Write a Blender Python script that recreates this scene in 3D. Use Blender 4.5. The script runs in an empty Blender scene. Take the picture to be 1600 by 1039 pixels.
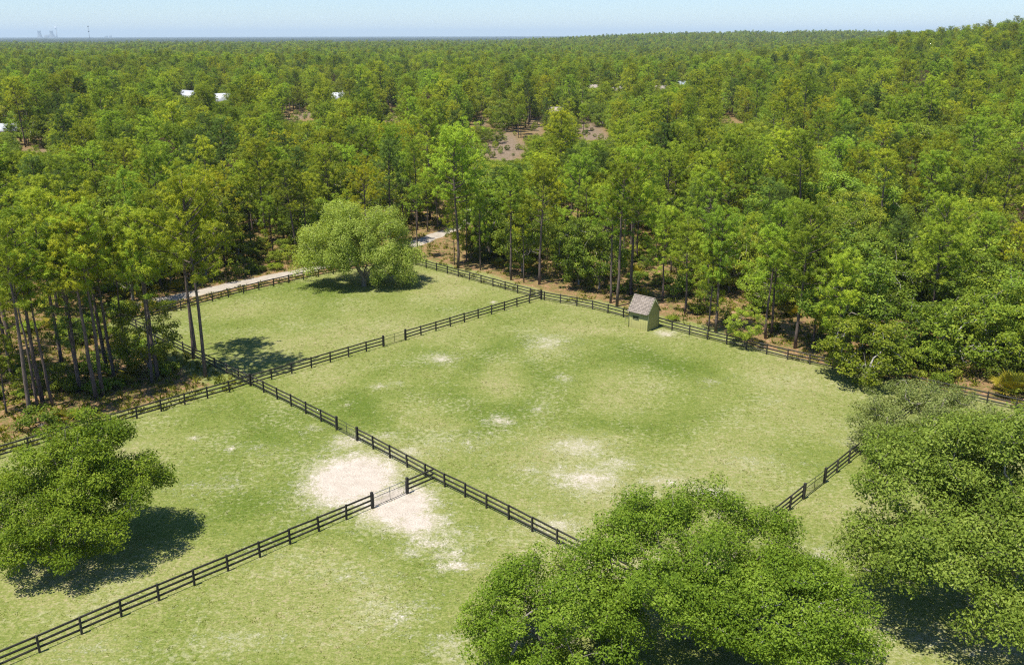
import bpy, bmesh, math, random
import numpy as np
from mathutils import Vector, Matrix

# ------------------------------------------------------------------ camera, world, sun, exposure
SC = bpy.context.scene
FPX, CAMH, HORIZ = 1420.0, 35.0, 56.0            # focal length in photo pixels, height, horizon row
PITCH = math.atan((519.5 - HORIZ) / FPX)
cam_d = bpy.data.cameras.new('camera')
cam_d.sensor_width = 36.0
cam_d.lens = 36.0 * FPX / 1600.0
cam_d.clip_start = 0.5
cam_d.clip_end = 90000.0
cam = bpy.data.objects.new('camera', cam_d)
cam.location = (0, 0, CAMH)
cam.rotation_euler = (math.pi / 2 - PITCH, math.radians(0.12), 0)
SC.collection.objects.link(cam)
SC.camera = cam

SUN_EL = math.radians(69.0)
SUN_DX, SUN_DY = 0.757, 0.653                      # the way shadows fall on the ground
W = bpy.data.worlds.new('World')
SC.world = W
W.use_nodes = True
wn = W.node_tree
wn.nodes.clear()
sky = wn.nodes.new('ShaderNodeTexSky')
sky.sky_type = 'NISHITA'
sky.sun_disc = False
sky.sun_elevation = SUN_EL
sky.sun_rotation = math.atan2(-SUN_DX, -SUN_DY)
sky.altitude = 0.0
sky.air_density = 1.0
sky.dust_density = 0.0
sky.ozone_density = 3.0
bg = wn.nodes.new('ShaderNodeBackground')
bg.inputs['Strength'].default_value = 0.078
wo = wn.nodes.new('ShaderNodeOutputWorld')
tint_w = wn.nodes.new('ShaderNodeMix'); tint_w.data_type = 'RGBA'; tint_w.blend_type = 'MULTIPLY'
tint_w.inputs[0].default_value = 1.0; tint_w.inputs[7].default_value = (0.77, 0.91, 1.15, 1)
wn.links.new(sky.outputs[0], tint_w.inputs[6])
wn.links.new(tint_w.outputs[2], bg.inputs[0])
wn.links.new(bg.outputs[0], wo.inputs[0])

sun_d = bpy.data.lights.new('sun', 'SUN')
sun_d.energy = 4.7
sun_d.angle = math.radians(0.6)
sun_d.color = (1.0, 0.95, 0.84)
sun = bpy.data.objects.new('sun', sun_d)
ld = Vector((SUN_DX * math.cos(SUN_EL), SUN_DY * math.cos(SUN_EL), -math.sin(SUN_EL)))
sun.rotation_euler = ld.to_track_quat('-Z', 'Y').to_euler()
sun.location = (-60, -50, 200)
SC.collection.objects.link(sun)

SC.view_settings.view_transform = 'Standard'
SC.view_settings.look = 'None'
SC.view_settings.exposure = 0.80
SC.view_settings.gamma = 1.0
SC.view_settings.use_curve_mapping = False
SC.cycles.use_denoising = False
SC.cycles.filter_width = 1.2
SC.cycles.max_bounces = 8
SC.cycles.diffuse_bounces = 5
SC.cycles.transmission_bounces = 6
SC.cycles.volume_bounces = 0
SC.cycles.use_adaptive_sampling = True
SC.cycles.adaptive_threshold = 0.01

COL = SC.collection
rng = np.random.default_rng(7)
random.seed(7)

# ------------------------------------------------------------------ helpers
SP, CP = math.sin(PITCH), math.cos(PITCH)

def ground_at(px, py, z=0.0):
    """point of the plane at height z seen at a pixel of the 1600 px photograph"""
    u = (px - 800) / FPX
    v = (py - 519.5) / FPX
    t = (CAMH - z) / (SP + v * CP)
    return (u * t, (CP - v * SP) * t)

def height_to(y, py):
    v = (py - 519.5) / FPX
    return CAMH - y * (SP + v * CP) / (CP - v * SP)

def project(x, y, z):
    dep = y * CP + (CAMH - z) * SP
    return 800 + FPX * x / dep, 519.5 + FPX * ((CAMH - z) * CP - y * SP) / dep, dep

def smooth(a, b, x):
    t = np.clip((np.asarray(x, float) - a) / (b - a), 0, 1)
    return t * t * (3 - 2 * t)

def vnoise(x, y, seed=0):
    x = np.asarray(x, float); y = np.asarray(y, float)
    xi = np.floor(x).astype(np.int64); yi = np.floor(y).astype(np.int64)
    fx = x - xi; fy = y - yi
    fx = fx * fx * (3 - 2 * fx); fy = fy * fy * (3 - 2 * fy)
    def h(a, b):
        n = (a * 374761393 + b * 668265263 + seed * 974634777) & 0xffffffff
        n = ((n ^ (n >> 13)) * 1274126177) & 0xffffffff
        n = (n ^ (n >> 16)) & 0xffff
        return n / 65535.0
    return ((h(xi, yi) * (1 - fx) + h(xi + 1, yi) * fx) * (1 - fy)
            + (h(xi, yi + 1) * (1 - fx) + h(xi + 1, yi + 1) * fx) * fy)

def fbm(x, y, seed=0, oct=4):
    s = 0; a = 0.5; tot = 0
    for k in range(oct):
        s = s + a * vnoise(x * 2 ** k, y * 2 ** k, seed + k * 17); tot += a; a *= 0.5
    return s / tot

def terrain(x, y):
    """paddocks are level; the wooded hill rises to the right far behind, with a low ridge beyond"""
    x = np.asarray(x, float); y = np.asarray(y, float)
    r = np.hypot(x, y)
    az = np.degrees(np.arctan2(x, np.maximum(y, 1e-3)))
    az = np.where(y <= 0, np.where(x > 0, 90, -90), az)
    A = np.interp(az, [9, 14, 18, 21, 25, 29.5, 34, 60], [0, 1, 5, 13, 23, 31, 36, 40])
    z = A * smooth(190, 880, r) * (1 - 0.75 * smooth(1000, 2400, r))
    B = np.interp(az, [-2, 3, 8, 14, 20, 26], [0, 10, 22, 25, 26, 10])
    z = z + B * smooth(1500, 2900, r) * (1 - smooth(3400, 5200, r))
    z = z + 3.0 * (fbm(x / 260, y / 260, 5, 2) - 0.5) * smooth(220, 500, r)
    return z

def mesh_np(name, verts, faces, mats=(), attrs=None, mat_idx=None, smooth_sh=False):
    """faces: list of int arrays, each (n, k) of one corner count"""
    me = bpy.data.meshes.new(name)
    verts = np.ascontiguousarray(verts, dtype=np.float32)
    if not isinstance(faces, (list, tuple)):
        faces = [faces]
    faces = [np.asarray(f, dtype=np.int32) for f in faces if len(f)]
    me.vertices.add(len(verts))
    me.vertices.foreach_set('co', verts.ravel())
    loops = np.concatenate([f.ravel() for f in faces])
    sizes = np.concatenate([np.full(len(f), f.shape[1], np.int32) for f in faces])
    starts = np.concatenate([[0], np.cumsum(sizes)[:-1]]).astype(np.int32)
    me.loops.add(len(loops))
    me.loops.foreach_set('vertex_index', loops)
    me.polygons.add(len(sizes))
    me.polygons.foreach_set('loop_start', starts)
    try:
        me.polygons.foreach_set('loop_total', sizes)
    except Exception:
        pass
    for m in mats:
        me.materials.append(m)
    if mat_idx is not None:
        me.polygons.foreach_set('material_index', np.asarray(mat_idx, np.int32))
    if smooth_sh:
        me.polygons.foreach_set('use_smooth', np.ones(len(sizes), bool))
    if attrs:
        for k, v in attrs.items():
            a = me.attributes.new(k, 'FLOAT', 'POINT')
            a.data.foreach_set('value', np.asarray(v, np.float32))
    me.update(calc_edges=True)
    return me

def link(name, me, parent=None, loc=None, rz=0.0, scale=None):
    o = bpy.data.objects.new(name, me)
    COL.objects.link(o)
    if parent is not None:
        o.parent = parent
    if loc is not None:
        o.location = loc
    if rz:
        o.rotation_euler = (0, 0, rz)
    if scale is not None:
        o.scale = scale if hasattr(scale, '__len__') else (scale,) * 3
    return o

def thing(name, label, cat, loc=(0, 0, 0), rz=0.0, group=None, scale=None):
    o = link(name, None, None, loc, rz, scale)
    return tag(o, label, cat, group)

def tag(o, label=None, cat=None, group=None, kind=None):
    if label: o['label'] = label
    if cat: o['category'] = cat
    if group: o['group'] = group
    if kind: o['kind'] = kind
    return o

class MB:
    """collects boxes, tubes and free faces into one mesh"""
    def __init__(self):
        self.v = []; self.q = []; self.t = []; self.n = 0
    def add(self, v, q=(), t=()):
        v = np.asarray(v, float)
        self.v.append(v)
        if len(q): self.q.append(np.asarray(q, int) + self.n)
        if len(t): self.t.append(np.asarray(t, int) + self.n)
        self.n += len(v)
    def box(self, c, s, M=None):
        c = np.asarray(c, float); s = np.asarray(s, float) / 2
        v = np.array([(-1,-1,-1),(1,-1,-1),(1,1,-1),(-1,1,-1),(-1,-1,1),(1,-1,1),(1,1,1),(-1,1,1)], float) * s
        if M is not None:
            v = v @ np.asarray(M).T
        self.add(v + c, [(0,3,2,1),(4,5,6,7),(0,1,5,4),(1,2,6,5),(2,3,7,6),(3,0,4,7)])
    def tube(self, pts, rad, n=6, cap=True):
        pts = np.asarray(pts, float); rad = np.broadcast_to(np.asarray(rad, float), (len(pts),))
        tan = np.gradient(pts, axis=0)
        tan /= np.linalg.norm(tan, axis=1)[:, None] + 1e-9
        ref = np.array([0.0, 0, 1]) if abs(tan[0][2]) < 0.8 else np.array([1.0, 0, 0])
        a = np.linspace(0, 2 * np.pi, n, endpoint=False)
        rings = []
        for p, t, r in zip(pts, tan, rad):
            s = np.cross(t, ref); s /= np.linalg.norm(s) + 1e-9
            b = np.cross(s, t)
            rings.append(p + r * (np.cos(a)[:, None] * s + np.sin(a)[:, None] * b))
            ref = b
        v = np.concatenate(rings)
        q = []
        for i in range(len(pts) - 1):
            for j in range(n):
                k = (j + 1) % n
                q.append((i * n + j, i * n + k, (i + 1) * n + k, (i + 1) * n + j))
        t = []
        if cap:
            e = (len(pts) - 1) * n
            for j in range(1, n - 1):
                t.append((0, j + 1, j)); t.append((e, e + j, e + j + 1))
        self.add(v, q, t)
    def mesh(self, name, mat, smooth_sh=False):
        f = []
        if self.q: f.append(np.concatenate(self.q))
        if self.t: f.append(np.concatenate(self.t))
        return mesh_np(name, np.concatenate(self.v), f, [mat], smooth_sh=smooth_sh)

# ------------------------------------------------------------------ materials
def new_mat(name):
    m = bpy.data.materials.new(name)
    m.use_nodes = True
    nt = m.node_tree
    b = nt.nodes['Principled BSDF']
    return m, nt, b

def N(nt, t, **kw):
    n = nt.nodes.new(t)
    for k, v in kw.items():
        setattr(n, k, v)
    return n

def math_n(nt, op, a, b=None, clamp=False):
    n = N(nt, 'ShaderNodeMath', operation=op, use_clamp=clamp)
    for i, x in enumerate((a, b)):
        if x is None: continue
        if hasattr(x, 'links') or hasattr(x, 'is_linked'): nt.links.new(x, n.inputs[i])
        else: n.inputs[i].default_value = x
    return n.outputs[0]

def ramp_n(nt, fac, stops, interp='LINEAR'):
    n = N(nt, 'ShaderNodeValToRGB')
    n.color_ramp.interpolation = interp
    el = n.color_ramp.elements
    while len(el) < len(stops): el.new(0.5)
    for e, (p, c) in zip(el, stops):
        e.position = p; e.color = (*c, 1) if len(c) == 3 else c
    nt.links.new(fac, n.inputs[0])
    return n.outputs[0]

def mix_n(nt, fac, a, b, blend='MIX'):
    n = N(nt, 'ShaderNodeMix', data_type='RGBA', blend_type=blend)
    for s, x in ((n.inputs[0], fac), (n.inputs[6], a), (n.inputs[7], b)):
        if hasattr(x, 'is_linked'): nt.links.new(x, s)
        elif isinstance(x, (int, float)): s.default_value = x
        else: s.default_value = (*x, 1)
    return n.outputs[2]

def noise_n(nt, co, scale, detail=3.0, rough=0.55):
    n = N(nt, 'ShaderNodeTexNoise')
    n.inputs['Scale'].default_value = scale
    n.inputs['Detail'].default_value = detail
    n.inputs['Roughness'].default_value = rough
    if co is not None: nt.links.new(co, n.inputs['Vector'])
    return n.outputs['Fac']

def attr_n(nt, name):
    return N(nt, 'ShaderNodeAttribute', attribute_name=name).outputs['Fac']

def foliage_mat(name, dark, mid, light, hue_far=None, trans=0.30, rough=0.55):
    """leaves: pigment differs from leaf to leaf (tint) and from plant to plant (object random)"""
    m, nt, b = new_mat(name)
    tint = attr_n(nt, 'tint')
    oi = N(nt, 'ShaderNodeObjectInfo')
    col = ramp_n(nt, tint, [(0.0, dark), (0.5, mid), (1.0, light)])
    if hue_far is not None:
        f = math_n(nt, 'MULTIPLY', oi.outputs['Random'], 1.0)
        f = math_n(nt, 'POWER', f, 1.3)
        col = mix_n(nt, f, col, mix_n(nt, 1.0, col, hue_far, 'MULTIPLY'))
    w = N(nt, 'ShaderNodeHueSaturation')
    nt.links.new(col, w.inputs['Color'])
    w2 = math_n(nt, 'MULTIPLY_ADD', oi.outputs['Random'], 37.17)
    fr = math_n(nt, 'FRACT', w2)
    if hue_far is not None: nt.links.new(math_n(nt, 'ADD', math_n(nt, 'MULTIPLY', fr, 0.70), 0.64), w.inputs['Value'])
    nt.links.new(w.outputs[0], b.inputs['Base Color'])
    b.inputs['Roughness'].default_value = rough
    b.inputs['Specular IOR Level'].default_value = 0.10
    tr = N(nt, 'ShaderNodeBsdfTranslucent')
    tc = mix_n(nt, 1.0, w.outputs[0], (1.25, 1.15, 0.45), 'MULTIPLY')
    nt.links.new(tc, tr.inputs['Color'])
    mx = N(nt, 'ShaderNodeMixShader')
    mx.inputs[0].default_value = trans
    nt.links.new(b.outputs[0], mx.inputs[1]); nt.links.new(tr.outputs[0], mx.inputs[2])
    nt.links.new(mx.outputs[0], nt.nodes['Material Output'].inputs['Surface'])
    return m

def bark_mat(name, c1, c2, scale=3.0):
    m, nt, b = new_mat(name)
    tc = N(nt, 'ShaderNodeTexCoord')
    mp = N(nt, 'ShaderNodeMapping')
    mp.inputs['Scale'].default_value = (scale * 2, scale * 2, scale * 0.5)
    nt.links.new(tc.outputs['Object'], mp.inputs['Vector'])
    f = noise_n(nt, mp.outputs[0], 1.5, 5, 0.65)
    nt.links.new(ramp_n(nt, f, [(0.35, c1), (0.65, c2)]), b.inputs['Base Color'])
    b.inputs['Roughness'].default_value = 0.9
    bp = N(nt, 'ShaderNodeBump'); bp.inputs['Strength'].default_value = 0.6
    nt.links.new(f, bp.inputs['Height']); nt.links.new(bp.outputs[0], b.inputs['Normal'])
    return m

def plain_mat(name, c1, c2, rough=0.6, scale=4.0, metal=0.0, spec=0.4):
    m, nt, b = new_mat(name)
    tc = N(nt, 'ShaderNodeTexCoord')
    f = noise_n(nt, tc.outputs['Object'], scale, 5, 0.6)
    nt.links.new(ramp_n(nt, f, [(0.3, c1), (0.7, c2)]), b.inputs['Base Color'])
    b.inputs['Roughness'].default_value = rough
    b.inputs['Metallic'].default_value = metal
    b.inputs['Specular IOR Level'].default_value = spec
    return m

M = {}
M['needles'] = foliage_mat('pine_needles', (0.120, 0.205, 0.024), (0.250, 0.370, 0.036), (0.420, 0.520, 0.048), (1.32, 1.00, 0.75), 0.40)
M['oakleaf'] = foliage_mat('oak_leaves', (0.110, 0.185, 0.024), (0.205, 0.305, 0.034), (0.330, 0.420, 0.055), (1.35, 1.05, 0.9), 0.40)
M['scrubleaf'] = foliage_mat('scrub_leaves', (0.085, 0.140, 0.014), (0.165, 0.245, 0.024), (0.290, 0.355, 0.045), (1.15, 1.0, 0.9), 0.40)
M['frontleaf'] = foliage_mat('front_oak_leaves', (0.085, 0.148, 0.011), (0.172, 0.265, 0.022), (0.290, 0.385, 0.052), None, 0.40)
M['bigleaf'] = foliage_mat('big_oak_leaves', (0.095, 0.145, 0.016), (0.195, 0.268, 0.036), (0.320, 0.385, 0.080), None, 0.38)
M['mossleaf'] = foliage_mat('mossy_oak_leaves', (0.115, 0.150, 0.035), (0.215, 0.260, 0.070), (0.335, 0.370, 0.135), None, 0.36)
M['lonelyleaf'] = foliage_mat('dark_oak_leaves', (0.080, 0.135, 0.008), (0.165, 0.240, 0.016), (0.280, 0.345, 0.040), None, 0.38)
M['paleleaf'] = foliage_mat('pale_oak_leaves', (0.230, 0.300, 0.045), (0.380, 0.480, 0.095), (0.520, 0.580, 0.180), None, 0.50)
M['darkneedle'] = foliage_mat('dark_needles', (0.055, 0.105, 0.020), (0.115, 0.185, 0.034), (0.210, 0.290, 0.055), (1.1, 1.0, 1.0), 0.35)
M['limeneedle'] = foliage_mat('lime_needles', (0.180, 0.215, 0.016), (0.330, 0.370, 0.022), (0.500, 0.500, 0.030), (1.1, 1.0, 0.9), 0.40)
M['deadneedle'] = foliage_mat('dead_needles', (0.07, 0.04, 0.03), (0.13, 0.075, 0.05), (0.20, 0.12, 0.08), None, 0.2)
M['palmetto'] = foliage_mat('palmetto_leaves', (0.09, 0.12, 0.015), (0.20, 0.20, 0.02), (0.36, 0.30, 0.03), None, 0.25)
M['weeds'] = foliage_mat('weed_leaves', (0.060, 0.085, 0.010), (0.150, 0.165, 0.018), (0.270, 0.250, 0.030), None, 0.3)
M['grass'] = foliage_mat('grass_blades', (0.110, 0.150, 0.022), (0.195, 0.220, 0.045), (0.330, 0.315, 0.110), None, 0.3)
M['pinebark'] = bark_mat('pine_bark', (0.055, 0.042, 0.036), (0.170, 0.125, 0.105))
M['oakbark'] = bark_mat('oak_bark', (0.12, 0.105, 0.085), (0.27, 0.24, 0.20))
M['greybark'] = bark_mat('grey_bark', (0.18, 0.17, 0.155), (0.38, 0.36, 0.34))
M['fence'] = plain_mat('black_fence_paint', (0.010, 0.010, 0.008), (0.026, 0.024, 0.018), 0.6, 6.0)
def fence_mat():
    m, nt, b = new_mat('black_fence_paint')
    tc = N(nt, 'ShaderNodeTexCoord'); oi = N(nt, 'ShaderNodeObjectInfo')
    f = noise_n(nt, tc.outputs['Object'], 5.0, 5, 0.6)
    c = ramp_n(nt, f, [(0.3, (0.012, 0.011, 0.009)), (0.75, (0.034, 0.031, 0.025))])
    k = math_n(nt, 'POWER', oi.outputs['Random'], 3.0)
    c = mix_n(nt, math_n(nt, 'MULTIPLY', k, 0.5), c, (0.085, 0.075, 0.060))
    nt.links.new(c, b.inputs['Base Color']); b.inputs['Roughness'].default_value = 0.7
    return m
M['fence'] = fence_mat()
M['gate'] = plain_mat('galvanised_tube', (0.16, 0.17, 0.16), (0.26, 0.27, 0.26), 0.45, 5.0, 0.5)
M['gatedark'] = plain_mat('painted_tube', (0.035, 0.040, 0.025), (0.06, 0.065, 0.04), 0.5, 5.0, 0.2)

# ------------------------------------------------------------------ layout of the paddocks (metres)
O_ = (-27.6, 89.3); AB = (-6.5, 67.6); CD = (4.0, 121.9); D0 = (-17.3, 144.0)
F_END = (-62.0, 54.7); GH = (-49.2, 110.9)
HPTS = [GH, (-44.9, 116.6), (-41.6, 121.3), (-38.2, 125.7), (-34.7, 129.8), (-31.3, 133.3), (-26.3, 137.6), D0]
DPTS = [D0, CD, (9.9, 118.0), (13.8, 114.2), (22.6, 105.1), (30.9, 97.5), (32.9, 95.8), (49.9, 82.0), (78.0, 60.0)]
A_START = (-40.5, 33.6)
BE = (10.4, 50.6); B_END = (24.0, 36.6); ED = (43.6, 86.9)

OPEN = np.array([(-120, -4), F_END, O_, GH] + HPTS[1:] + DPTS[1:] + [(160, -4), (160, -120), (-120, -120)], float)

def in_poly(x, y, P):
    x = np.asarray(x, float); y = np.asarray(y, float)
    ins = np.zeros(x.shape, bool)
    j = len(P) - 1
    for i in range(len(P)):
        xi, yi = P[i]; xj, yj = P[j]
        c = ((yi > y) != (yj > y)) & (x < (xj - xi) * (y - yi) / (yj - yi + 1e-12) + xi)
        ins ^= c
        j = i
    return ins

def dist_line(x, y, P):
    x = np.asarray(x, float); y = np.asarray(y, float)
    d = np.full(x.shape, 1e9)
    for (ax, ay), (bx, by) in zip(P[:-1], P[1:]):
        dx, dy = bx - ax, by - ay
        t = np.clip(((x - ax) * dx + (y - ay) * dy) / (dx * dx + dy * dy + 1e-9), 0, 1)
        d = np.minimum(d, np.hypot(x - ax - t * dx, y - ay - t * dy))
    return d

EDGE = [tuple(p) for p in OPEN[:-3]]
ROAD = [ground_at(*p) for p in ((222, 474), (262, 466), (330, 452), (400, 437), (470, 424), (540, 408), (600, 396), (640, 385), (665, 374), (700, 360), (735, 345), (760, 330), (790, 310))]
ROAD2 = [ground_at(*p) for p in ((175, 445), (215, 440))]

# brown clearings in the wood and gaps through which roofs are seen: (px, py, half-width, half-height) on the photo's ground
CLEAR = [(785, 232, 34, 22), (922, 207, 26, 17), (838, 205, 16, 9), (470, 183, 26, 9), (612, 186, 14, 7),
         (755, 190, 14, 10), (460, 335, 16, 10), (700, 380, 60, 20), (1138, 190, 14, 7), (60, 232, 30, 9), (1600, 545, 40, 14), (1150, 486, 40, 14), (1240, 505, 40, 10), (1070, 480, 28, 14)]

def clearings(x, y):
    m = np.zeros(np.shape(x))
    for px, py, rx, ry in CLEAR:
        cx, cy = ground_at(px, py)
        hx = ground_at(px + rx, py)[0] - cx
        hy = (ground_at(px, py - ry)[1] - ground_at(px, py + ry)[1]) / 2
        q = ((x - cx) / hx) ** 2 + ((y - cy) / hy) ** 2 + 1.6 * (fbm(x / 9, y / 9, 61, 3) - 0.5)
        m = np.maximum(m, 1 - smooth(0.3, 1.5, q))
    return m

# ------------------------------------------------------------------ ground: one sheet, finer where the paddocks lie
def axis(lo, hi, step, far_lo, far_hi, n):
    a = np.arange(lo, hi + 1e-6, step)
    g = np.geomspace(step * 1.6, 1, 2)
    up = hi + np.geomspace(step * 1.5, far_hi - hi, n)
    dn = lo - np.geomspace(step * 1.5, lo - far_lo, n)[::-1]
    return np.concatenate([dn, a, up])

gx = axis(-62, 62, 0.42, -42000, 42000, 46)
gy = axis(26, 178, 0.45, -9000, 45000, 46)
X, Y = np.meshgrid(gx, gy)
nx, ny = len(gx), len(gy)
Z = terrain(X, Y)
near = smooth(260, 160, np.hypot(X, Y))
Z = Z + near * 0.10 * (fbm(X / 7, Y / 7, 3, 3) - 0.5)
inside = in_poly(X, Y, OPEN)
dE = dist_line(X, Y, EDGE)
signed = np.where(inside, -dE, dE) + 2.2 * (fbm(X / 3.0, Y / 3.0, 11, 3) - 0.5)
forest = smooth(0.3, 2.6, signed)
# strip of thin grass beyond the far fence
strip = np.zeros_like(X)
dD = dist_line(X, Y, DPTS[:5])
dL = dist_line(X, Y, [F_END, O_, GH])
dD = np.minimum(dD, dL + 1.0)
strip = np.where(~inside, 1 - smooth(2.5, 6.5, dD + 3.0 * (fbm(X / 4, Y / 4, 21, 3) - 0.5)), 0)
forest = np.clip(forest - 0.75 * strip, 0, 1)
road = 1 - smooth(0.7, 2.2, dist_line(X, Y, ROAD) + 1.6 * (fbm(X / 2.5, Y / 2.5, 13, 3) - 0.5))
road = np.maximum(road, 0.8 * (1 - smooth(0.6, 2.4, dist_line(X, Y, ROAD2))))
road = np.where(inside, 0, road)
sand = np.zeros_like(X)
SAND = [  # px, py, half-width, half-height (photo), amount
    (550, 748, 49, 29, 1.9), (622, 788, 38, 21, 1.9), (645, 815, 38, 16, 1.3), (672, 850, 34, 9, 0.75), (715, 884, 30, 7, 0.85), (655, 832, 22, 12, 0.8), (700, 868, 26, 8, 0.75), (640, 862, 30, 9, 0.55),
    (690, 830, 45, 12, 0.45), (540, 690, 24, 14, 0.75), (598, 712, 22, 9, 0.7), (490, 668, 16, 8, 0.5), (640, 706, 20, 8, 0.6), (600, 682, 26, 7, 0.5),
    (690, 560, 24, 8, 0.66), (855, 535, 36, 13, 0.55), (880, 590, 12, 5, 0.6), (840, 640, 16, 9, 0.45), (780, 657, 22, 7, 0.7), (900, 697, 46, 16, 0.64),
    (915, 750, 48, 19, 0.85), (870, 740, 30, 14, 0.6), (960, 725, 36, 10, 0.6), (1040, 752, 40, 9, 0.6), (1110, 770, 30, 9, 0.85), (820, 735, 26, 10, 0.45),
    (1040, 522, 14, 5, 0.8), (1108, 597, 14, 6, 0.5), (870, 820, 40, 14, 0.6), (900, 850, 30, 9, 0.6), (1000, 772, 30, 8, 0.5),
    (590, 603, 12, 4, 0.6), (618, 598, 10, 3, 0.5), (540, 632, 6, 3, 0.6), (300, 683, 9, 3, 0.7), (360, 700, 8, 3, 0.8), (705, 1010, 40, 20, 0.5), (800, 990, 60, 20, 0.4),
    (770, 472, 5, 2, 0.9), (1210, 628, 30, 8, 0.3), (1330, 690, 40, 12, 0.35), (1290, 870, 40, 20, 0.45), (400, 700, 60, 10, 0.3), (620, 960, 60, 26, 0.42), (560, 900, 60, 16, 0.35),
    (330, 760, 60, 14, 0.35), (500, 780, 40, 14, 0.4), (420, 860, 60, 14, 0.3), (150, 1010, 60, 16, 0.3), (380, 1000, 60, 14, 0.36), (1000, 900, 140, 50, 0.40), (1000, 980, 200, 40, 0.30), (1250, 980, 120, 40, 0.55), (1200, 600, 60, 12, 0.22), (720, 690, 70, 18, 0.35), (1180, 720, 80, 14, 0.3), (1560, 1020, 80, 14, 0.5), (1450, 1000, 40, 14, 0.4)]
def sand_at(x, y):
    out = np.zeros(np.shape(x))
    for px, py, rx, ry, am in SAND:
        cx, cy = ground_at(px, py)
        hx = ground_at(px + rx, py)[0] - cx
        hy = (ground_at(px, py - ry)[1] - ground_at(px, py + ry)[1]) / 2
        q = ((x - cx) / hx) ** 2 + ((y - cy) / hy) ** 2
        out = np.maximum(out, am * np.exp(-0.62 * q ** 0.85))
    return out
sand = sand_at(X, Y)
lush = fbm(X / 9, Y / 9, 31, 3) * 0.9
dry = fbm(X / 14 + 9, Y / 14, 41, 3) * 0.8
for px, py, r0, wd, am in ((900, 590, 11.5, 2.8, 0.38), (690, 610, 9.5, 2.6, 0.38), (1000, 610, 9.0, 2.4, 0.32), (560, 700, 11.0, 2.6, 0.25), (300, 720, 10.0, 3.0, 0.25), (420, 480, 9.0, 3.0, 0.25), (480, 950, 8.0, 2.6, 0.25)):
    cx, cy = ground_at(px, py)
    d = np.hypot(X - cx, (Y - cy) * 0.9) + 7.0 * (fbm(X / 8, Y / 8, 51, 3) - 0.5)
    lush = lush + am * np.exp(-((d - r0) / wd) ** 2)
for px, py, r0, am in ((690, 545, 3.0, 0.5), (650, 545, 2.2, 0.5), (360, 640, 5, 0.3), (700, 655, 4, -0.5), (790, 700, 5, -0.6), (680, 690, 5, -0.55), (920, 560, 4, 0.25), (470, 440, 6, 0.2), (590, 740, 3, -0.4), (1240, 700, 5, 0.25),
                       (760, 590, 5, -0.5), (860, 670, 4, -0.5), (1180, 750, 4, -0.3), (540, 850, 4, -0.3), (1280, 560, 5, -0.4), (1310, 620, 5, -0.4), (730, 840, 3, 0.3)):
    cx, cy = ground_at(px, py)
    lush = lush + np.where(am < 0, 0.4, 0.6) * am * np.exp(-(((X - cx) ** 2 + ((Y - cy) * 0.75) ** 2) / r0 ** 2))
# worn, darker strip of longer grass right under the rails
clear = clearings(X, Y) * smooth(190, 230, np.hypot(X, Y))
idx = np.arange(nx * ny).reshape(ny, nx)
quads = np.stack([idx[:-1, :-1], idx[:-1, 1:], idx[1:, 1:], idx[1:, :-1]], -1).reshape(-1, 4)

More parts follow.
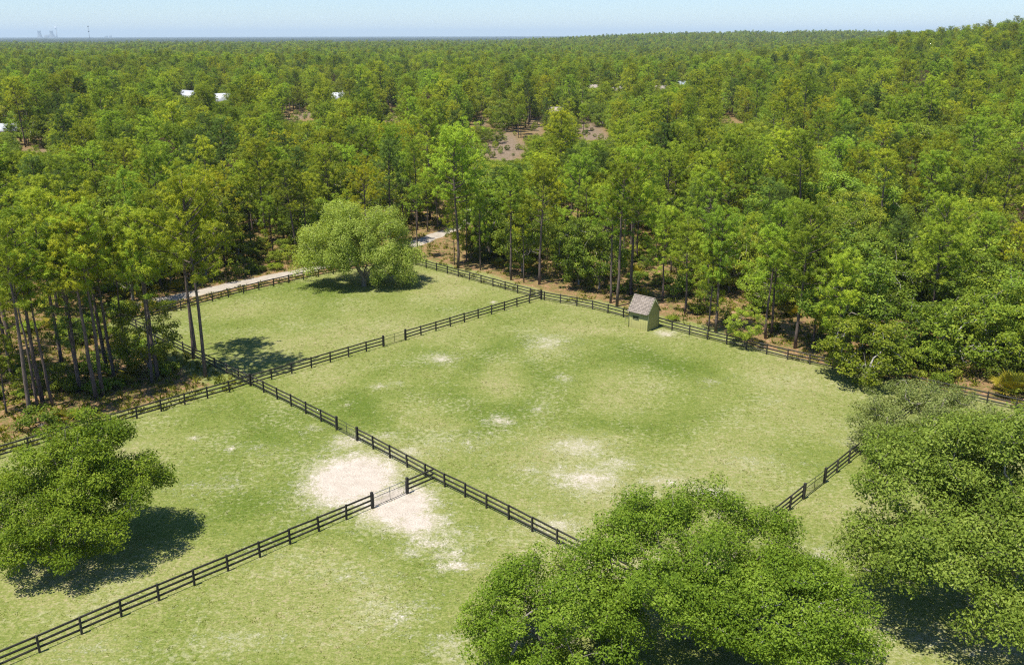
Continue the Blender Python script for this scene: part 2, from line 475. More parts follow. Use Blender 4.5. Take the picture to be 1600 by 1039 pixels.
def ground_material():
    m, nt, b = new_mat('paddock_ground')
    geo = N(nt, 'ShaderNodeNewGeometry')
    P = geo.outputs['Position']
    n_big = noise_n(nt, P, 0.16, 4, 0.6)
    n_mid = noise_n(nt, P, 0.9, 4, 0.62)
    n_fin = noise_n(nt, P, 3.6, 4, 0.65)
    n_grn = noise_n(nt, P, 9.0, 3, 0.6)
    mp = N(nt, 'ShaderNodeMapping')
    mp.inputs['Rotation'].default_value = (0, 0, math.radians(40))
    mp.inputs['Scale'].default_value = (1.0, 2.6, 1.0)
    nt.links.new(P, mp.inputs['Vector'])
    n_str = noise_n(nt, mp.outputs[0], 2.2, 4, 0.65)
    # grass: green against straw
    g = math_n(nt, 'MULTIPLY_ADD', attr_n(nt, 'lush'), 0.75)
    g.node.inputs[2].default_value = 0.07
    g = math_n(nt, 'ADD', g, math_n(nt, 'MULTIPLY', math_n(nt, 'SUBTRACT', n_mid, 0.5), 0.8))
    g = math_n(nt, 'ADD', g, math_n(nt, 'MULTIPLY', math_n(nt, 'SUBTRACT', n_fin, 0.5), 1.3))
    g = math_n(nt, 'ADD', g, math_n(nt, 'MULTIPLY', math_n(nt, 'SUBTRACT', n_str, 0.5), 0.9))
    grass = ramp_n(nt, g, [(0.00, (0.290, 0.255, 0.135)), (0.18, (0.240, 0.236, 0.094)), (0.38, (0.190, 0.208, 0.060)),
                           (0.62, (0.142, 0.174, 0.036)), (0.98, (0.085, 0.125, 0.016))])
    # pale flecks of dry stalks, thicker in some areas than in others
    fl = math_n(nt, 'ADD', noise_n(nt, P, 2.1, 3, 0.7), math_n(nt, 'MULTIPLY', math_n(nt, 'SUBTRACT', n_big, 0.5), 0.55))
    fl = math_n(nt, 'ADD', fl, math_n(nt, 'MULTIPLY', attr_n(nt, 'sand'), 0.22))
    flm = ramp_n(nt, fl, [(0.55, (0, 0, 0)), (0.70, (0.62, 0.62, 0.62))])
    grass = mix_n(nt, flm, grass, (0.325, 0.315, 0.175))
    # bare sand showing through
    s = math_n(nt, 'ADD', attr_n(nt, 'sand'), math_n(nt, 'MULTIPLY', math_n(nt, 'SUBTRACT', n_fin, 0.5), 1.25))
    s = math_n(nt, 'ADD', s, math_n(nt, 'MULTIPLY', math_n(nt, 'SUBTRACT', n_mid, 0.5), 1.3))
    s = math_n(nt, 'ADD', s, math_n(nt, 'MULTIPLY', math_n(nt, 'SUBTRACT', n_grn, 0.5), 0.7))
    smask = ramp_n(nt, s, [(0.32, (0, 0, 0)), (0.60, (.35, .35, .35)), (1.0, (1, 1, 1))])
    sandc = ramp_n(nt, n_mid, [(0.3, (0.385, 0.33, 0.272)), (0.7, (0.485, 0.43, 0.365))])
    col = mix_n(nt, smask, grass, sandc)
    # forest floor: needle litter with weeds and pale sand
    l = math_n(nt, 'ADD', math_n(nt, 'MULTIPLY', n_mid, 0.5), math_n(nt, 'MULTIPLY', n_fin, 0.5))
    litter = ramp_n(nt, l, [(0.34, (0.085, 0.105, 0.022)), (0.46, (0.145, 0.135, 0.042)), (0.51, (0.215, 0.130, 0.062)), (0.59, (0.285, 0.170, 0.092)), (0.68, (0.35, 0.27, 0.19))])
    brown = ramp_n(nt, l, [(0.34, (0.100, 0.095, 0.040)), (0.46, (0.160, 0.120, 0.080)), (0.56, (0.225, 0.165, 0.120)), (0.66, (0.30, 0.235, 0.185))])
    litter = mix_n(nt, attr_n(nt, 'clear'), litter, brown)
    f = math_n(nt, 'ADD', attr_n(nt, 'forest'), math_n(nt, 'MULTIPLY', math_n(nt, 'SUBTRACT', n_fin, 0.5), 0.7))
    fm = ramp_n(nt, f, [(0.38, (0, 0, 0)), (0.62, (1, 1, 1))])
    col = mix_n(nt, fm, col, litter)
    r = math_n(nt, 'ADD', attr_n(nt, 'road'), math_n(nt, 'MULTIPLY', math_n(nt, 'SUBTRACT', n_fin, 0.5), 0.6))
    rm = ramp_n(nt, r, [(0.40, (0, 0, 0)), (0.65, (1, 1, 1))])
    col = mix_n(nt, rm, col, ramp_n(nt, n_mid, [(0.3, (0.30, 0.26, 0.21)), (0.7, (0.42, 0.375, 0.32))]))
    # grain of single blades and grains
    gr = ramp_n(nt, n_grn, [(0.30, (0.62, 0.62, 0.62)), (0.72, (1.30, 1.30, 1.30))])
    col = mix_n(nt, 0.85, col, mix_n(nt, 1.0, col, gr, 'MULTIPLY'))
    nt.links.new(col, b.inputs['Base Color'])
    b.inputs['Roughness'].default_value = 0.95
    b.inputs['Specular IOR Level'].default_value = 0.1
    bp = N(nt, 'ShaderNodeBump')
    bp.inputs['Strength'].default_value = 0.6
    bp.inputs['Distance'].default_value = 0.12
    h = math_n(nt, 'ADD', n_fin, math_n(nt, 'MULTIPLY', n_grn, 0.6))
    nt.links.new(h, bp.inputs['Height'])
    nt.links.new(bp.outputs[0], b.inputs['Normal'])
    return m

M['ground'] = ground_material()
ground_me = mesh_np('ground', np.stack([X.ravel(), Y.ravel(), Z.ravel()], 1), quads, [M['ground']],
                    dict(sand=sand.ravel(), lush=lush.ravel(), forest=forest.ravel(), road=road.ravel(), clear=clear.ravel()), smooth_sh=True)
ground = tag(link('ground', ground_me), kind='structure')

def ground_z(x, y):
    r = math.hypot(x, y)
    z = float(terrain(x, y))
    n = float(smooth(260, 160, r))
    return z + n * 0.10 * (float(fbm(x / 7, y / 7, 3, 3)) - 0.5)

# ------------------------------------------------------------------ fences: each run a thing, each post and rail a part
def post_mesh(w, h):
    bm = bmesh.new()
    bmesh.ops.create_cube(bm, size=1.0)
    bmesh.ops.scale(bm, vec=(w, w, h + 0.3), verts=bm.verts)
    bmesh.ops.translate(bm, vec=(0, 0, (h - 0.3) / 2), verts=bm.verts)
    top = [e for e in bm.edges if all(v.co.z > 0 for v in e.verts)]
    bmesh.ops.bevel(bm, geom=top, offset=0.018, segments=1, affect='EDGES')
    me = bpy.data.meshes.new('post'); bm.to_mesh(me); bm.free()
    me.materials.append(M['fence'])
    return me

POST = post_mesh(0.125, 1.28)
BIGPOST = post_mesh(0.19, 1.42)
rm_ = MB(); rm_.box((0, 0, 0), (1, 0.042, 0.145)); RAIL = rm_.mesh('rail', M['fence'])

def resample(pts, step):
    pts = np.asarray(pts, float)
    d = np.concatenate([[0], np.cumsum(np.hypot(*np.diff(pts, axis=0).T))])
    n = max(1, int(round(d[-1] / step)))
    s = np.linspace(0, d[-1], n + 1)
    return np.stack([np.interp(s, d, pts[:, 0]), np.interp(s, d, pts[:, 1])], 1)

def rail_between(root, base, a, b, side=0.0):
    """three boards from post a to post b (world xy)"""
    ax, ay = a; bx, by = b
    L = math.hypot(bx - ax, by - ay)
    ang = math.atan2(by - ay, bx - ax)
    za, zb = ground_z(ax, ay), ground_z(bx, by)
    ox, oy = -math.sin(ang) * side, math.cos(ang) * side
    for z in (0.33, 0.72, 1.12):
        j1 = random.gauss(0, 0.02); j2 = random.gauss(0, 0.02)
        o = link('rail', RAIL, root, ((ax + bx) / 2 - base[0] + ox, (ay + by) / 2 - base[1] + oy, (za + zb) / 2 + z + (j1 + j2) / 2 - base[2]))
        o.rotation_euler = (random.uniform(-0.02, 0.02), -math.atan2(zb + j2 - za - j1, L), ang)
        o.scale = (L - 0.004, 1, 1)

def fence(label, segments, step=2.5, side=0.072, big_ends=(True, True), skip_first=False, skip_last=False):
    """segments: list of polylines, with gaps for gates between them"""
    b0 = segments[0][0]
    base = (b0[0], b0[1], ground_z(*b0))
    root = thing('rail_fence', label, 'fence', base, group='black three rail paddock fences')
    for si, seg in enumerate(segments):
        P = resample(seg, step)
        for i, (x, y) in enumerate(P):
            if (i == 0 and si == 0 and skip_first) or (i == len(P) - 1 and si == len(segments) - 1 and skip_last):
                continue
            end = (i == 0 and (si > 0 or big_ends[0])) or (i == len(P) - 1 and (si < len(segments) - 1 or big_ends[1]))
            j = P[min(i + 1, len(P) - 1)] - P[max(i - 1, 0)]
            o = link('post', BIGPOST if end else POST, root, (x - base[0], y - base[1], ground_z(x, y) - base[2] + random.uniform(-0.03, 0.02)), math.atan2(j[1], j[0]))
            o.rotation_euler = (random.gauss(0, 0.02), random.gauss(0, 0.02), math.atan2(j[1], j[0]))
        for i in range(len(P) - 1):
            rail_between(root, base, P[i], P[i + 1], side)
    return root

def along(a, b, d):
    a = np.array(a); b = np.array(b)
    return tuple(a + (b - a) / np.hypot(*(b - a)) * d)

G1 = ((-10.95, 63.15), (-8.5, 65.55))             # gates stand between these gate posts
G2 = ((-16.45, 78.0), (-14.15, 75.6))
G3 = ((-15.3, 101.9), (-12.95, 104.35))
G4 = ((23.05, 64.5), (25.6, 67.2))
fence('near black rail fence running from the bottom left corner to the sandy gateway', [[A_START, G1[0]], [G1[1], AB]], skip_last=True)
fence('long diagonal rail fence between the sandy patch and the large middle paddock', [[O_, G2[0]], [G2[1], AB, BE, B_END]])
fence('rail fence dividing the large middle paddock from the paddock with the pale oak', [[O_, G3[0]], [G3[1], CD]], skip_first=True)
fence('rail fence leading left behind the dark round oak along the pine stand', [[F_END, O_]], skip_last=True)
fence('short rail fence partly in shade beside the two leaning pines', [[O_, GH]], skip_first=True)
fence('rail fence beside the pale sandy lane behind the spreading pale oak', [HPTS], skip_first=True, step=2.6)
fence('long far rail fence in front of the pines, passing behind the shed', [DPTS], skip_first=True, step=2.62)
fence('rail fence with a small gate running under the large oak at the right', [[BE, G4[0]], [G4[1], ED]], skip_first=True)

def gate(label, a, b, mat, mat2):
    """tube gate: outer frame with rounded corners, upper rail, centre upright, welded wire"""
    dx, dy = b[0] - a[0], b[1] - a[1]
    L = math.hypot(dx, dy); ang = math.atan2(dy, dx)
    z0 = (ground_z(*a) + ground_z(*b)) / 2
    root = thing('paddock_gate', label, 'gate', (a[0], a[1], z0), ang, 'tube gates in the paddock fences')
    x0, x1, zb, zt, r = 0.16, L - 0.16, 0.12, 1.20, 0.14
    pts = []
    for cx, cz, a0 in ((x0 + r, zb + r, 180), (x1 - r, zb + r, 270), (x1 - r, zt - r, 0), (x0 + r, zt - r, 90)):
        for k in range(5):
            t = math.radians(a0 + 22.5 * k)
            pts.append((cx + r * math.cos(t), 0, cz + r * math.sin(t)))
    pts.append(pts[0])
    m = MB(); m.tube(pts, 0.026, 6, False); link('frame', m.mesh('frame', mat, True), root)
    m = MB(); m.tube([(x0, 0, 0.86), (x1, 0, 0.86)], 0.022, 6); link('crossbar', m.mesh('crossbar', mat, True), root)
    m = MB(); m.tube([((x0 + x1) / 2, 0, zb), ((x0 + x1) / 2, 0, zt)], 0.024, 6); link('upright', m.mesh('upright', mat, True), root)
    m = MB()
    for x in np.arange(x0 + 0.12, x1 - 0.05, 0.12): m.box((x, 0.012, (zb + 0.86) / 2), (0.006, 0.006, 0.86 - zb))
    for z in np.arange(zb + 0.1, 0.84, 0.11): m.box(((x0 + x1) / 2, 0.019, z), (x1 - x0 - 0.04, 0.006, 0.006))
    link('wire_mesh', m.mesh('wire_mesh', mat2), root)
    m = MB()
    for z in (0.3, 1.02):
        m.tube([(0.05, 0, z), (x0 + 0.02, 0, z)], 0.02, 6); 
    link('hinge', m.mesh('hinge', mat, True), root)
    m = MB(); m.box((x1 + 0.06, 0, 0.9), (0.16, 0.03, 0.03)); link('latch', m.mesh('latch', mat), root)
    return root

gate('galvanised tube gate standing in the bare pale sand', *G1, M['gate'], M['gatedark'])
gate('small dark gate in the diagonal fence above the sandy patch', *G2, M['gatedark'], M['gatedark'])
gate('dark gate in the fence between the middle paddock and the pale oak paddock', *G3, M['gatedark'], M['gatedark'])
gate('dark gate in the short fence beside the large right oak', *G4, M['gatedark'], M['gatedark'])

# ------------------------------------------------------------------ shed
def shed():
    a = math.radians(-42.3)
    ux = np.array((math.cos(a), math.sin(a))); uy = np.array((-math.sin(a), math.cos(a)))
    Wd, Dp, HW, HR = 2.85, 2.35, 2.40, 3.95
    c0 = np.array((16.8, 107.5)) - ux * Wd
    ctr = c0 + ux * Wd / 2 + uy * Dp / 2
    z0 = ground_z(*ctr)
    root = thing('garden_shed', 'small green shed with a steep brown shingle roof against the far fence', 'shed', (ctr[0], ctr[1], z0), a)
    wall_m = plain_mat('shed_green_paint', (0.320, 0.310, 0.110), (0.365, 0.350, 0.130), 0.8, 2.0)
    trim_m = plain_mat('shed_trim', (0.17, 0.19, 0.09), (0.22, 0.24, 0.13), 0.7, 3.0)
    sh_m = plain_mat('shingle', (0.24, 0.195, 0.165), (0.36, 0.305, 0.265), 0.9, 4.0)
    nt = sh_m.node_tree; hs = N(nt, 'ShaderNodeHueSaturation'); oi = N(nt, 'ShaderNodeObjectInfo')
    bs = nt.nodes['Principled BSDF']; nt.links.new(bs.inputs['Base Color'].links[0].from_socket, hs.inputs['Color'])
    nt.links.new(math_n(nt, 'ADD', math_n(nt, 'MULTIPLY', oi.outputs['Random'], 0.4), 0.75), hs.inputs['Value']); nt.links.new(hs.outputs[0], bs.inputs['Base Color'])
    dark = plain_mat('louvre', (0.03, 0.04, 0.015), (0.05, 0.06, 0.02), 0.6)
    x, y = Wd / 2, Dp / 2
    # clad walls: vertical boards as thin strips proud of the core
    v = [(-x,-y,-.1),(x,-y,-.1),(x,y,-.1),(-x,y,-.1),(-x,-y,HW),(x,-y,HW),(x,y,HW),(-x,y,HW),(-x,0,HR-.08),(x,0,HR-.08)]
    m = MB(); m.add(v, [(0,1,5,4),(2,3,7,6),(4,5,9,8),(6,7,8,9)], [])
    m.add(v, [], [(1,2,6),(1,6,5),(5,6,9),(3,0,4),(3,4,7),(7,4,8)])
    link('wall', m.mesh('wall', wall_m), root)
    bm_ = MB(); bm_.box((0, 0, 0), (0.012, 0.012, HW - 0.08)); batten = bm_.mesh('batten', trim_m)
    for i in range(1, 8):
        xx = -x + Wd * i / 8
        if 2 <= i <= 4:
            continue
        link('batten', batten, root, (xx, -y - 0.004, HW / 2))
    for i in range(1, 6):
        link('batten', batten, root, (x + 0.004, -y + Dp * i / 6, HW / 2))
    m = MB()
    for sx, sy in ((-1, -1), (1, -1), (1, 1), (-1, 1)): m.box((sx * (x + .004), sy * (y + .004), HW / 2 - 0.05), (0.09, 0.09, HW + 0.08))
    link('corner_trim', m.mesh('corner_trim', trim_m), root)
    # louvred window on the front
    win = link('window', None, root, (-0.42, -y - 0.02, 1.42))
    m = MB(); fw, fh = 0.82, 0.36
    m.box((0, 0, fh / 2 + .03), (fw + .12, 0.05, .06)); m.box((0, 0, -fh / 2 - .03), (fw + .12, 0.05, .06))
    m.box((-fw / 2 - .03, 0, 0), (.06, 0.05, fh)); m.box((fw / 2 + .03, 0, 0), (.06, 0.05, fh))
    link('frame', m.mesh('frame', trim_m), win)
    m = MB(); m.box((0, 0.012, 0), (fw, 0.01, fh)); link('pane', m.mesh('pane', dark), win)
    sl = MB(); c, s = math.cos(0.7), math.sin(0.7)
    sl.box((0, 0, 0), (fw, 0.035, 0.008), [[1, 0, 0], [0, c, -s], [0, s, c]]); slat = sl.mesh('slat', dark)
    for k in range(5): link('slat', slat, win, (0, -0.004, -fh / 2 + 0.05 + k * 0.065))
    # roof: two boarded slopes with shingle courses
    ov, ox = 0.24, 0.16
    roof = link('roof', None, root)
    run = y + ov
    slope = math.atan2(HR - HW, y)
    Ls = run / math.cos(slope)
    for sgn in (-1, 1):
        m = MB()
        ca, sa = math.cos(slope), math.sin(slope)
        R = np.array([[1, 0, 0], [0, ca, sgn * sa], [0, -sgn * sa, ca]])
        mid = np.array((0, sgn * run / 2, HR - run / 2 * math.tan(slope) + 0.02))
        m.box(mid, (Wd + 2 * ox, Ls, 0.05), R)
        link('roof_deck', m.mesh('roof_deck', trim_m), roof)
        nrow = 13
        tile = MB(); tile.box((0, 0, 0), (0.30, Ls / nrow * 1.25, 0.02), None); 
        tme = tile.mesh('shingle', sh_m)
        rnd = random.Random(5 + sgn)
        ncol = int((Wd + 2 * ox) / 0.31)
        for i in range(nrow):
            off = 0.155 if i % 2 else 0.0
            for j in range(ncol):
                if len(roof.children) > 290: break
                d = (i + 0.5) / nrow * Ls
                py_ = sgn * d * ca; pz = HR + 0.02 - d * sa
                nrm = np.array((0, sgn * sa, ca)) * (0.038 + rnd.uniform(0, .012))
                xx = -(Wd + 2 * ox) / 2 + 0.155 + j * ((Wd + 2 * ox - 0.31 - 0.155) / (ncol - 1)) + off
                o = link('shingle', tme, roof, (xx, py_ + nrm[1], pz + nrm[2]))
                o.rotation_euler = (-sgn * slope + sgn * 0.05, 0, rnd.uniform(-.02, .02))
    m = MB(); m.box((0, 0, HR + 0.085), (Wd + 2 * ox + 0.02, 0.2, 0.03)); link('ridge_cap', m.mesh('ridge_cap', sh_m), roof)
    m = MB()
    for sx in (-1, 1):
        for sgn in (-1, 1):
            ca, sa = math.cos(slope), math.sin(slope)
            R = np.array([[1, 0, 0], [0, ca, sgn * sa], [0, -sgn * sa, ca]])
            m.box((sx * (x + ox + 0.012), sgn * run / 2, HR - run / 2 * math.tan(slope) - 0.04), (0.022, Ls, 0.13), R)
    link('barge_board', m.mesh('barge_board', trim_m), roof)
    return root
shed()
m_ = MB(); m_.tube([(0, 0, -0.2), (0.02, 0, 0.55), (0.0, 0.01, 1.0)], 0.025, 5)
st = ground_at(975.5, 506)
tag(link('wooden_stake', m_.mesh('wooden_stake', M['oakbark']), None, (st[0], st[1], 0)), 'thin wooden stake in the grass just left of the shed', 'stake')

# ------------------------------------------------------------------ plants: builders
def rand_dirs(n, r):
    v = r.normal(size=(n, 3)); return v / (np.linalg.norm(v, axis=1)[:, None] + 1e-9)

def leaf_quads(c, nrm, size, asp, r, along=None):
    """rhombic leaves: centre, normal, length, width ratio"""
    n = len(c)
    a = rand_dirs(n, r) if along is None else along
    a = a - (a * nrm).sum(1)[:, None] * nrm
    a /= np.linalg.norm(a, axis=1)[:, None] + 1e-9
    b = np.cross(nrm, a)
    L = size[:, None] * 0.5; w = L * asp
    v = np.stack([c - a * L, c + b * w, c + a * L, c - b * w], 1).reshape(-1, 3)
    q = np.arange(n * 4).reshape(n, 4)
    return v, q

def pine_parts(seed, Ht, base_frac, R, nb, lean, tufts_k=2.6, needles=32, mat='needles', sparse=1.0, tuft_r=0.42):
    r = np.random.default_rng(seed)
    # trunk
    n = 9
    t = np.linspace(0, 1, n)
    wob = np.cumsum(r.normal(0, 0.05, (n, 2)), axis=0) * (Ht / 16)
    tr = np.stack([wob[:, 0] + lean[0] * t * Ht, wob[:, 1] + lean[1] * t * Ht, t * Ht * 0.985 - 0.15], 1)
    tr[0, :2] = 0
    r0 = 0.0098 * Ht + r.uniform(-0.01, 0.03)
    m = MB(); m.tube(tr, r0 * (1 - t) ** 0.8 + 0.025, 7)
    C = []; OUT = []; TB = []
    g = r.uniform(0, 6.28)
    for i in range(nb):
        u = (i + r.uniform(0, 1)) / nb
        u = u ** 0.85
        zf = base_frac + (1 - base_frac) * u * 0.98
        p0 = np.array([np.interp(zf, t, tr[:, k]) for k in range(3)])
        prof = math.sqrt(max(0.10, 1 - ((u - 0.42) / 0.62) ** 2))
        L = R * max(0.22, prof) * r.uniform(0.6, 1.2)
        az = g + i * 2.399 + r.uniform(-.5, .5)
        el = r.uniform(-0.15, 0.25) + 0.75 * u
        d = np.array((math.cos(az) * math.cos(el), math.sin(az) * math.cos(el), math.sin(el)))
        s = np.linspace(0, 1, 4)
        bp = p0 + d * L * s[:, None] + np.array((0, 0, 1)) * (0.18 * L * s ** 2)[:, None]
        m.tube(bp, (0.010 + 0.016 * L) * (1 - 0.75 * s), 4, False)
        if u < 0.10 and r.uniform() < 0.6:
            continue                                            # dead lower limb, no needles
        k = max(2, int(tufts_k * L * sparse + r.uniform(0, 2)))
        tb = r.uniform(0, 1)
        for j in range(k):
            f = r.uniform(0.42, 1.05)
            c = p0 + d * L * f + np.array((0, 0, 0.18 * L * f * f)) + r.normal(0, 0.24 * L ** 0.6, 3) * (1, 1, 0.6)
            C.append(c); OUT.append(d); TB.append(tb)
    top = tr[-1]
    for j in range(5):
        C.append(top + r.normal(0, 0.28, 3)); OUT.append((0, 0, 1)); TB.append(r.uniform(.3, 1))
    C = np.array(C); OUT = np.array(OUT); TB = np.array(TB)
    nT = len(C)
    d = rand_dirs(nT * needles, r).reshape(nT, needles, 3) * 1.0 + 0.40 * OUT[:, None, :] + np.array((0, 0, 0.45))
    d /= np.linalg.norm(d, axis=2)[:, :, None]
    rad = (tuft_r * r.uniform(0.75, 1.25, (nT, needles)))
    ctr = C[:, None, :] + d * (rad * 0.55)[:, :, None]
    rd_ = rand_dirs(nT * needles, r).reshape(nT, needles, 3)
    nrm = d * 0.9 + rd_ * 0.9 + np.array((0, 0, 0.3))
    nrm /= np.linalg.norm(nrm, axis=2)[:, :, None] + 1e-9
    v, q = leaf_quads(ctr.reshape(-1, 3), nrm.reshape(-1, 3), (rad * 0.95).ravel(), 0.13, r, d.reshape(-1, 3) + 0.2 * rand_dirs(nT * needles, r))
    tint = np.clip(0.30 + 0.40 * (TB[:, None] - .5) + r.normal(0, 0.13, (nT, needles)) + 0.25 * r.uniform(0, 1, (nT, 1)), 0, 1)
    tint = np.repeat(tint.ravel(), 4)
    crown = mesh_np('pine_crown', v, q, [M[mat]], dict(tint=tint))
    trunk = m.mesh('pine_trunk', M['pinebark'], True)
    return trunk, crown

def broad_parts(seed, Ht, R, trunk_h, n_clump, leaves, leaf, mat, bark, shape='round', clump_r=(0.55, 1.05), squash=0.62, droop=0.0, stems=1, trunk_r=0.2, extra=None, hollow=0.35, lobes=None):
    """broadleaf tree: clumps fill an uneven envelope, limbs run to the clumps, leaves sit on the clumps"""
    r = np.random.default_rng(seed)
    cz = trunk_h + (Ht - trunk_h) * 0.42
    rz_up = Ht - cz; rz_dn = cz - trunk_h * 0.75
    lob = rand_dirs(9, r); lob_a = r.uniform(-0.20, 0.30, 9)
    C = []
    tries = 0
    while len(C) < n_clump and tries < n_clump * 60:
        tries += 1
        d = rand_dirs(1, r)[0]
        f = r.uniform(hollow, 1) ** 0.45
        if lobes is not None:
            lw = np.array([l[3] ** 2 for l in lobes]); l = lobes[int(r.choice(len(lobes), p=lw / lw.sum()))]
            if d[2] < -0.45: d[2] *= -0.5
            p = np.array(l[:3]) + d * l[3] * f * (1, 1, 0.85) + r.normal(0, 0.15, 3)
            if p[2] > 0.7 and not any(abs(p[0] - c[0]) < 0.3 and abs(p[1] - c[1]) < 0.3 and abs(p[2] - c[2]) < 0.3 for c in C): C.append(p)
            continue
        lump = 1 + sum(a * max(0, float(d @ l)) ** 3 for a, l in zip(lob_a, lob))
        p = np.array((d[0] * R, d[1] * R, d[2] * (rz_up if d[2] > 0 else rz_dn))) * f * lump
        if shape == 'vase' and p[2] < 0: p[:2] *= 0.75
        p[2] += cz
        if droop: p[2] -= droop * (np.hypot(p[0], p[1]) / R) ** 2
        if p[2] < 0.55: continue
        mind = 0.55 * clump_r[0]
        if any(abs(p[0] - c[0]) < mind and abs(p[1] - c[1]) < mind and abs(p[2] - c[2]) < mind for c in C): continue
        C.append(p)
    if extra is not None:
        C += [np.array(e, float) for e in extra]
    C = np.array(C)
    # limbs: every clump hangs on the nearest node nearer to the trunk
    nodes = [np.array((0, 0, -0.2)), np.array((r.normal(0, .08), r.normal(0, .08), trunk_h * 0.5)), np.array((r.normal(0, .15), r.normal(0, .15), trunk_h))]
    par = [-1, 0, 1]
    for s in range(stems + 3):
        az = 6.283 * s / (stems + 3) + r.uniform(-.4, .4)
        k = 2 if stems == 1 else 1
        b = nodes[k]; e = b + np.array((math.cos(az) * R * 0.30, math.sin(az) * R * 0.30, (Ht - trunk_h) * r.uniform(.22, .4)))
        nodes.append((b + e) / 2 + r.normal(0, .1, 3)); par.append(k)
        nodes.append(e); par.append(len(nodes) - 2)
    order = np.argsort(np.linalg.norm(C - nodes[2], axis=1))
    for i in order:
        p = C[i]
        A = np.array(nodes[2:])
        dd = np.linalg.norm(A - p, axis=1) + 0.35 * np.maximum(0, A[:, 2] - p[2]) + 0.25 * np.linalg.norm(A - nodes[2], axis=1)
        k = int(np.argmin(dd)) + 2
        mid = (nodes[k] + p) / 2 + r.normal(0, 0.08 * np.linalg.norm(p - nodes[k]), 3) + np.array((0, 0, -0.04 * np.linalg.norm(p - nodes[k])))
        nodes.append(mid); par.append(k)
        nodes.append(p); par.append(len(nodes) - 2)
    area = np.full(len(nodes), 0.00030)
    for i in range(len(nodes) - 1, 0, -1): area[par[i]] += area[i]
    rad = np.sqrt(area); rad *= trunk_r / rad[0]
    rad = np.maximum(rad, 0.012)
    m = MB()
    for i in range(1, len(nodes)):
        k = par[i]
        ra = min(rad[k], rad[i] * 1.5)
        m.tube([nodes[k], nodes[i]], [ra, rad[i]], 7 if rad[i] > 0.06 else 4, False)
    trunk = m.mesh('oak_trunk', M[bark], True)
    # leaves on the clumps
    nC = len(C)
    cr = r.uniform(*clump_r, nC)
    w = cr ** 2; cnt = np.maximum(8, (leaves * w / w.sum())).astype(int)
    ci = np.repeat(np.arange(nC), cnt)
    n = len(ci)
    d = rand_dirs(n, r)
    rr = r.uniform(0.15, 1, n) ** 0.45
    off = d * (rr * cr[ci])[:, None] * (1, 1, squash)
    off[:, 2] -= droop * 0.25 * np.abs(r.normal(0, 1, n)) * cr[ci]
    c = C[ci] + off
    ctr = np.array((0, 0, cz * 0.8))
    outw = C[ci] - ctr; outw /= np.linalg.norm(outw, axis=1)[:, None] + 1e-9
    nrm = rand_dirs(n, r) * 0.9 + d * 0.5 + outw * 0.35 + np.array((0, 0, 0.75))
    nrm /= np.linalg.norm(nrm, axis=1)[:, None]
    size = leaf * r.uniform(0.65, 1.35, n)
    v, q = leaf_quads(c, nrm, size, 0.55, r)
    tb = r.uniform(0, 1, nC)
    tint = np.clip(0.42 + 0.5 * (tb[ci] - 0.5) + r.normal(0, 0.22, n), 0, 1)
    crown = mesh_np('oak_crown', v, q, [M[mat]], dict(tint=np.repeat(tint, 4)))
    return trunk, crown

ONES = 'zero one two three four five six seven eight nine ten eleven twelve thirteen fourteen fifteen sixteen seventeen eighteen nineteen'.split()
TENS = ['', '', 'twenty', 'thirty', 'forty', 'fifty', 'sixty', 'seventy', 'eighty', 'ninety']
def spell(n):
    n = min(99, max(0, int(round(n))))
    return ONES[n] if n < 20 else TENS[n // 10] + ('-' + ONES[n % 10] if n % 10 else '')

def place_words(x, y, z):
    px, py, _ = project(x, y, z)
    return '%s percent across, %s down the photo' % (spell(px / 16), spell(py / 10.39))

def plant(kind, label, cat, group, proto, x, y, s=1.0, rz=0.0, sz=None, z=None, lean=(0, 0)):
    t, c = proto
    z = ground_z(x, y) if z is None else z
    root = thing(kind, label, cat, (x, y, z), rz, group, (s, s, sz if sz else s))
    root.rotation_euler = (lean[0], lean[1], rz)
    a = link('trunk', t, root); b = link('crown', c, root)
    return root

# ------------------------------------------------------------------ single trees round the paddocks
front_group = 'oaks over the bottom right corner'
T = broad_parts(101, 8.8, 6.6, 2.0, 330, 92000, 0.155, 'frontleaf', 'oakbark', 'vase', (0.6, 1.1), 0.6, 0.2, stems=3, trunk_r=0.30, hollow=0.25,
                lobes=[(-4, 1.5, 6.0, 2.5), (-1, 2.6, 7.2, 2.5), (2.6, 2.4, 6.6, 2.5), (5.2, 0.5, 5.3, 2.4), (-3.6, -2, 5.2, 2.5), (0.5, -1.4, 6.4, 2.6), (3.6, -3, 4.8, 2.4), (-6.0, -0.4, 4.3, 1.9), (0, -4.6, 4.2, 2.2), (6.4, -2.6, 3.7, 1.9), (0.6, 4.6, 5.2, 2.2), (-1.2, -3.0, 4.6, 2.4)])
x, y = ground_at(1075, 1010); plant('oak_tree', 'bright green oak with pale forked limbs, tallest tree at the bottom centre', 'tree', front_group, T, x, y + 1.0, 1.0, 0.4)
T = broad_parts(102, 7.6, 5.2, 1.6, 220, 56000, 0.155, 'frontleaf', 'oakbark', 'round', (0.6, 1.05), 0.62, 0.35, stems=2, trunk_r=0.24)
x, y = ground_at(858, 1045); plant('oak_tree', 'bright green oak at the bottom hiding the end of the diagonal fence', 'tree', front_group, T, x, y, 1.0, 1.1)
T = broad_parts(103, 6.9, 5.0, 1.5, 210, 52000, 0.155, 'frontleaf', 'greybark', 'round', (0.6, 1.1), 0.6, 0.3, stems=2, trunk_r=0.26)
x, y = ground_at(1225, 1040); plant('oak_tree', 'bright green oak at the bottom between the forked oak and the large right oak', 'tree', front_group, T, x, y, 1.0, 2.2)
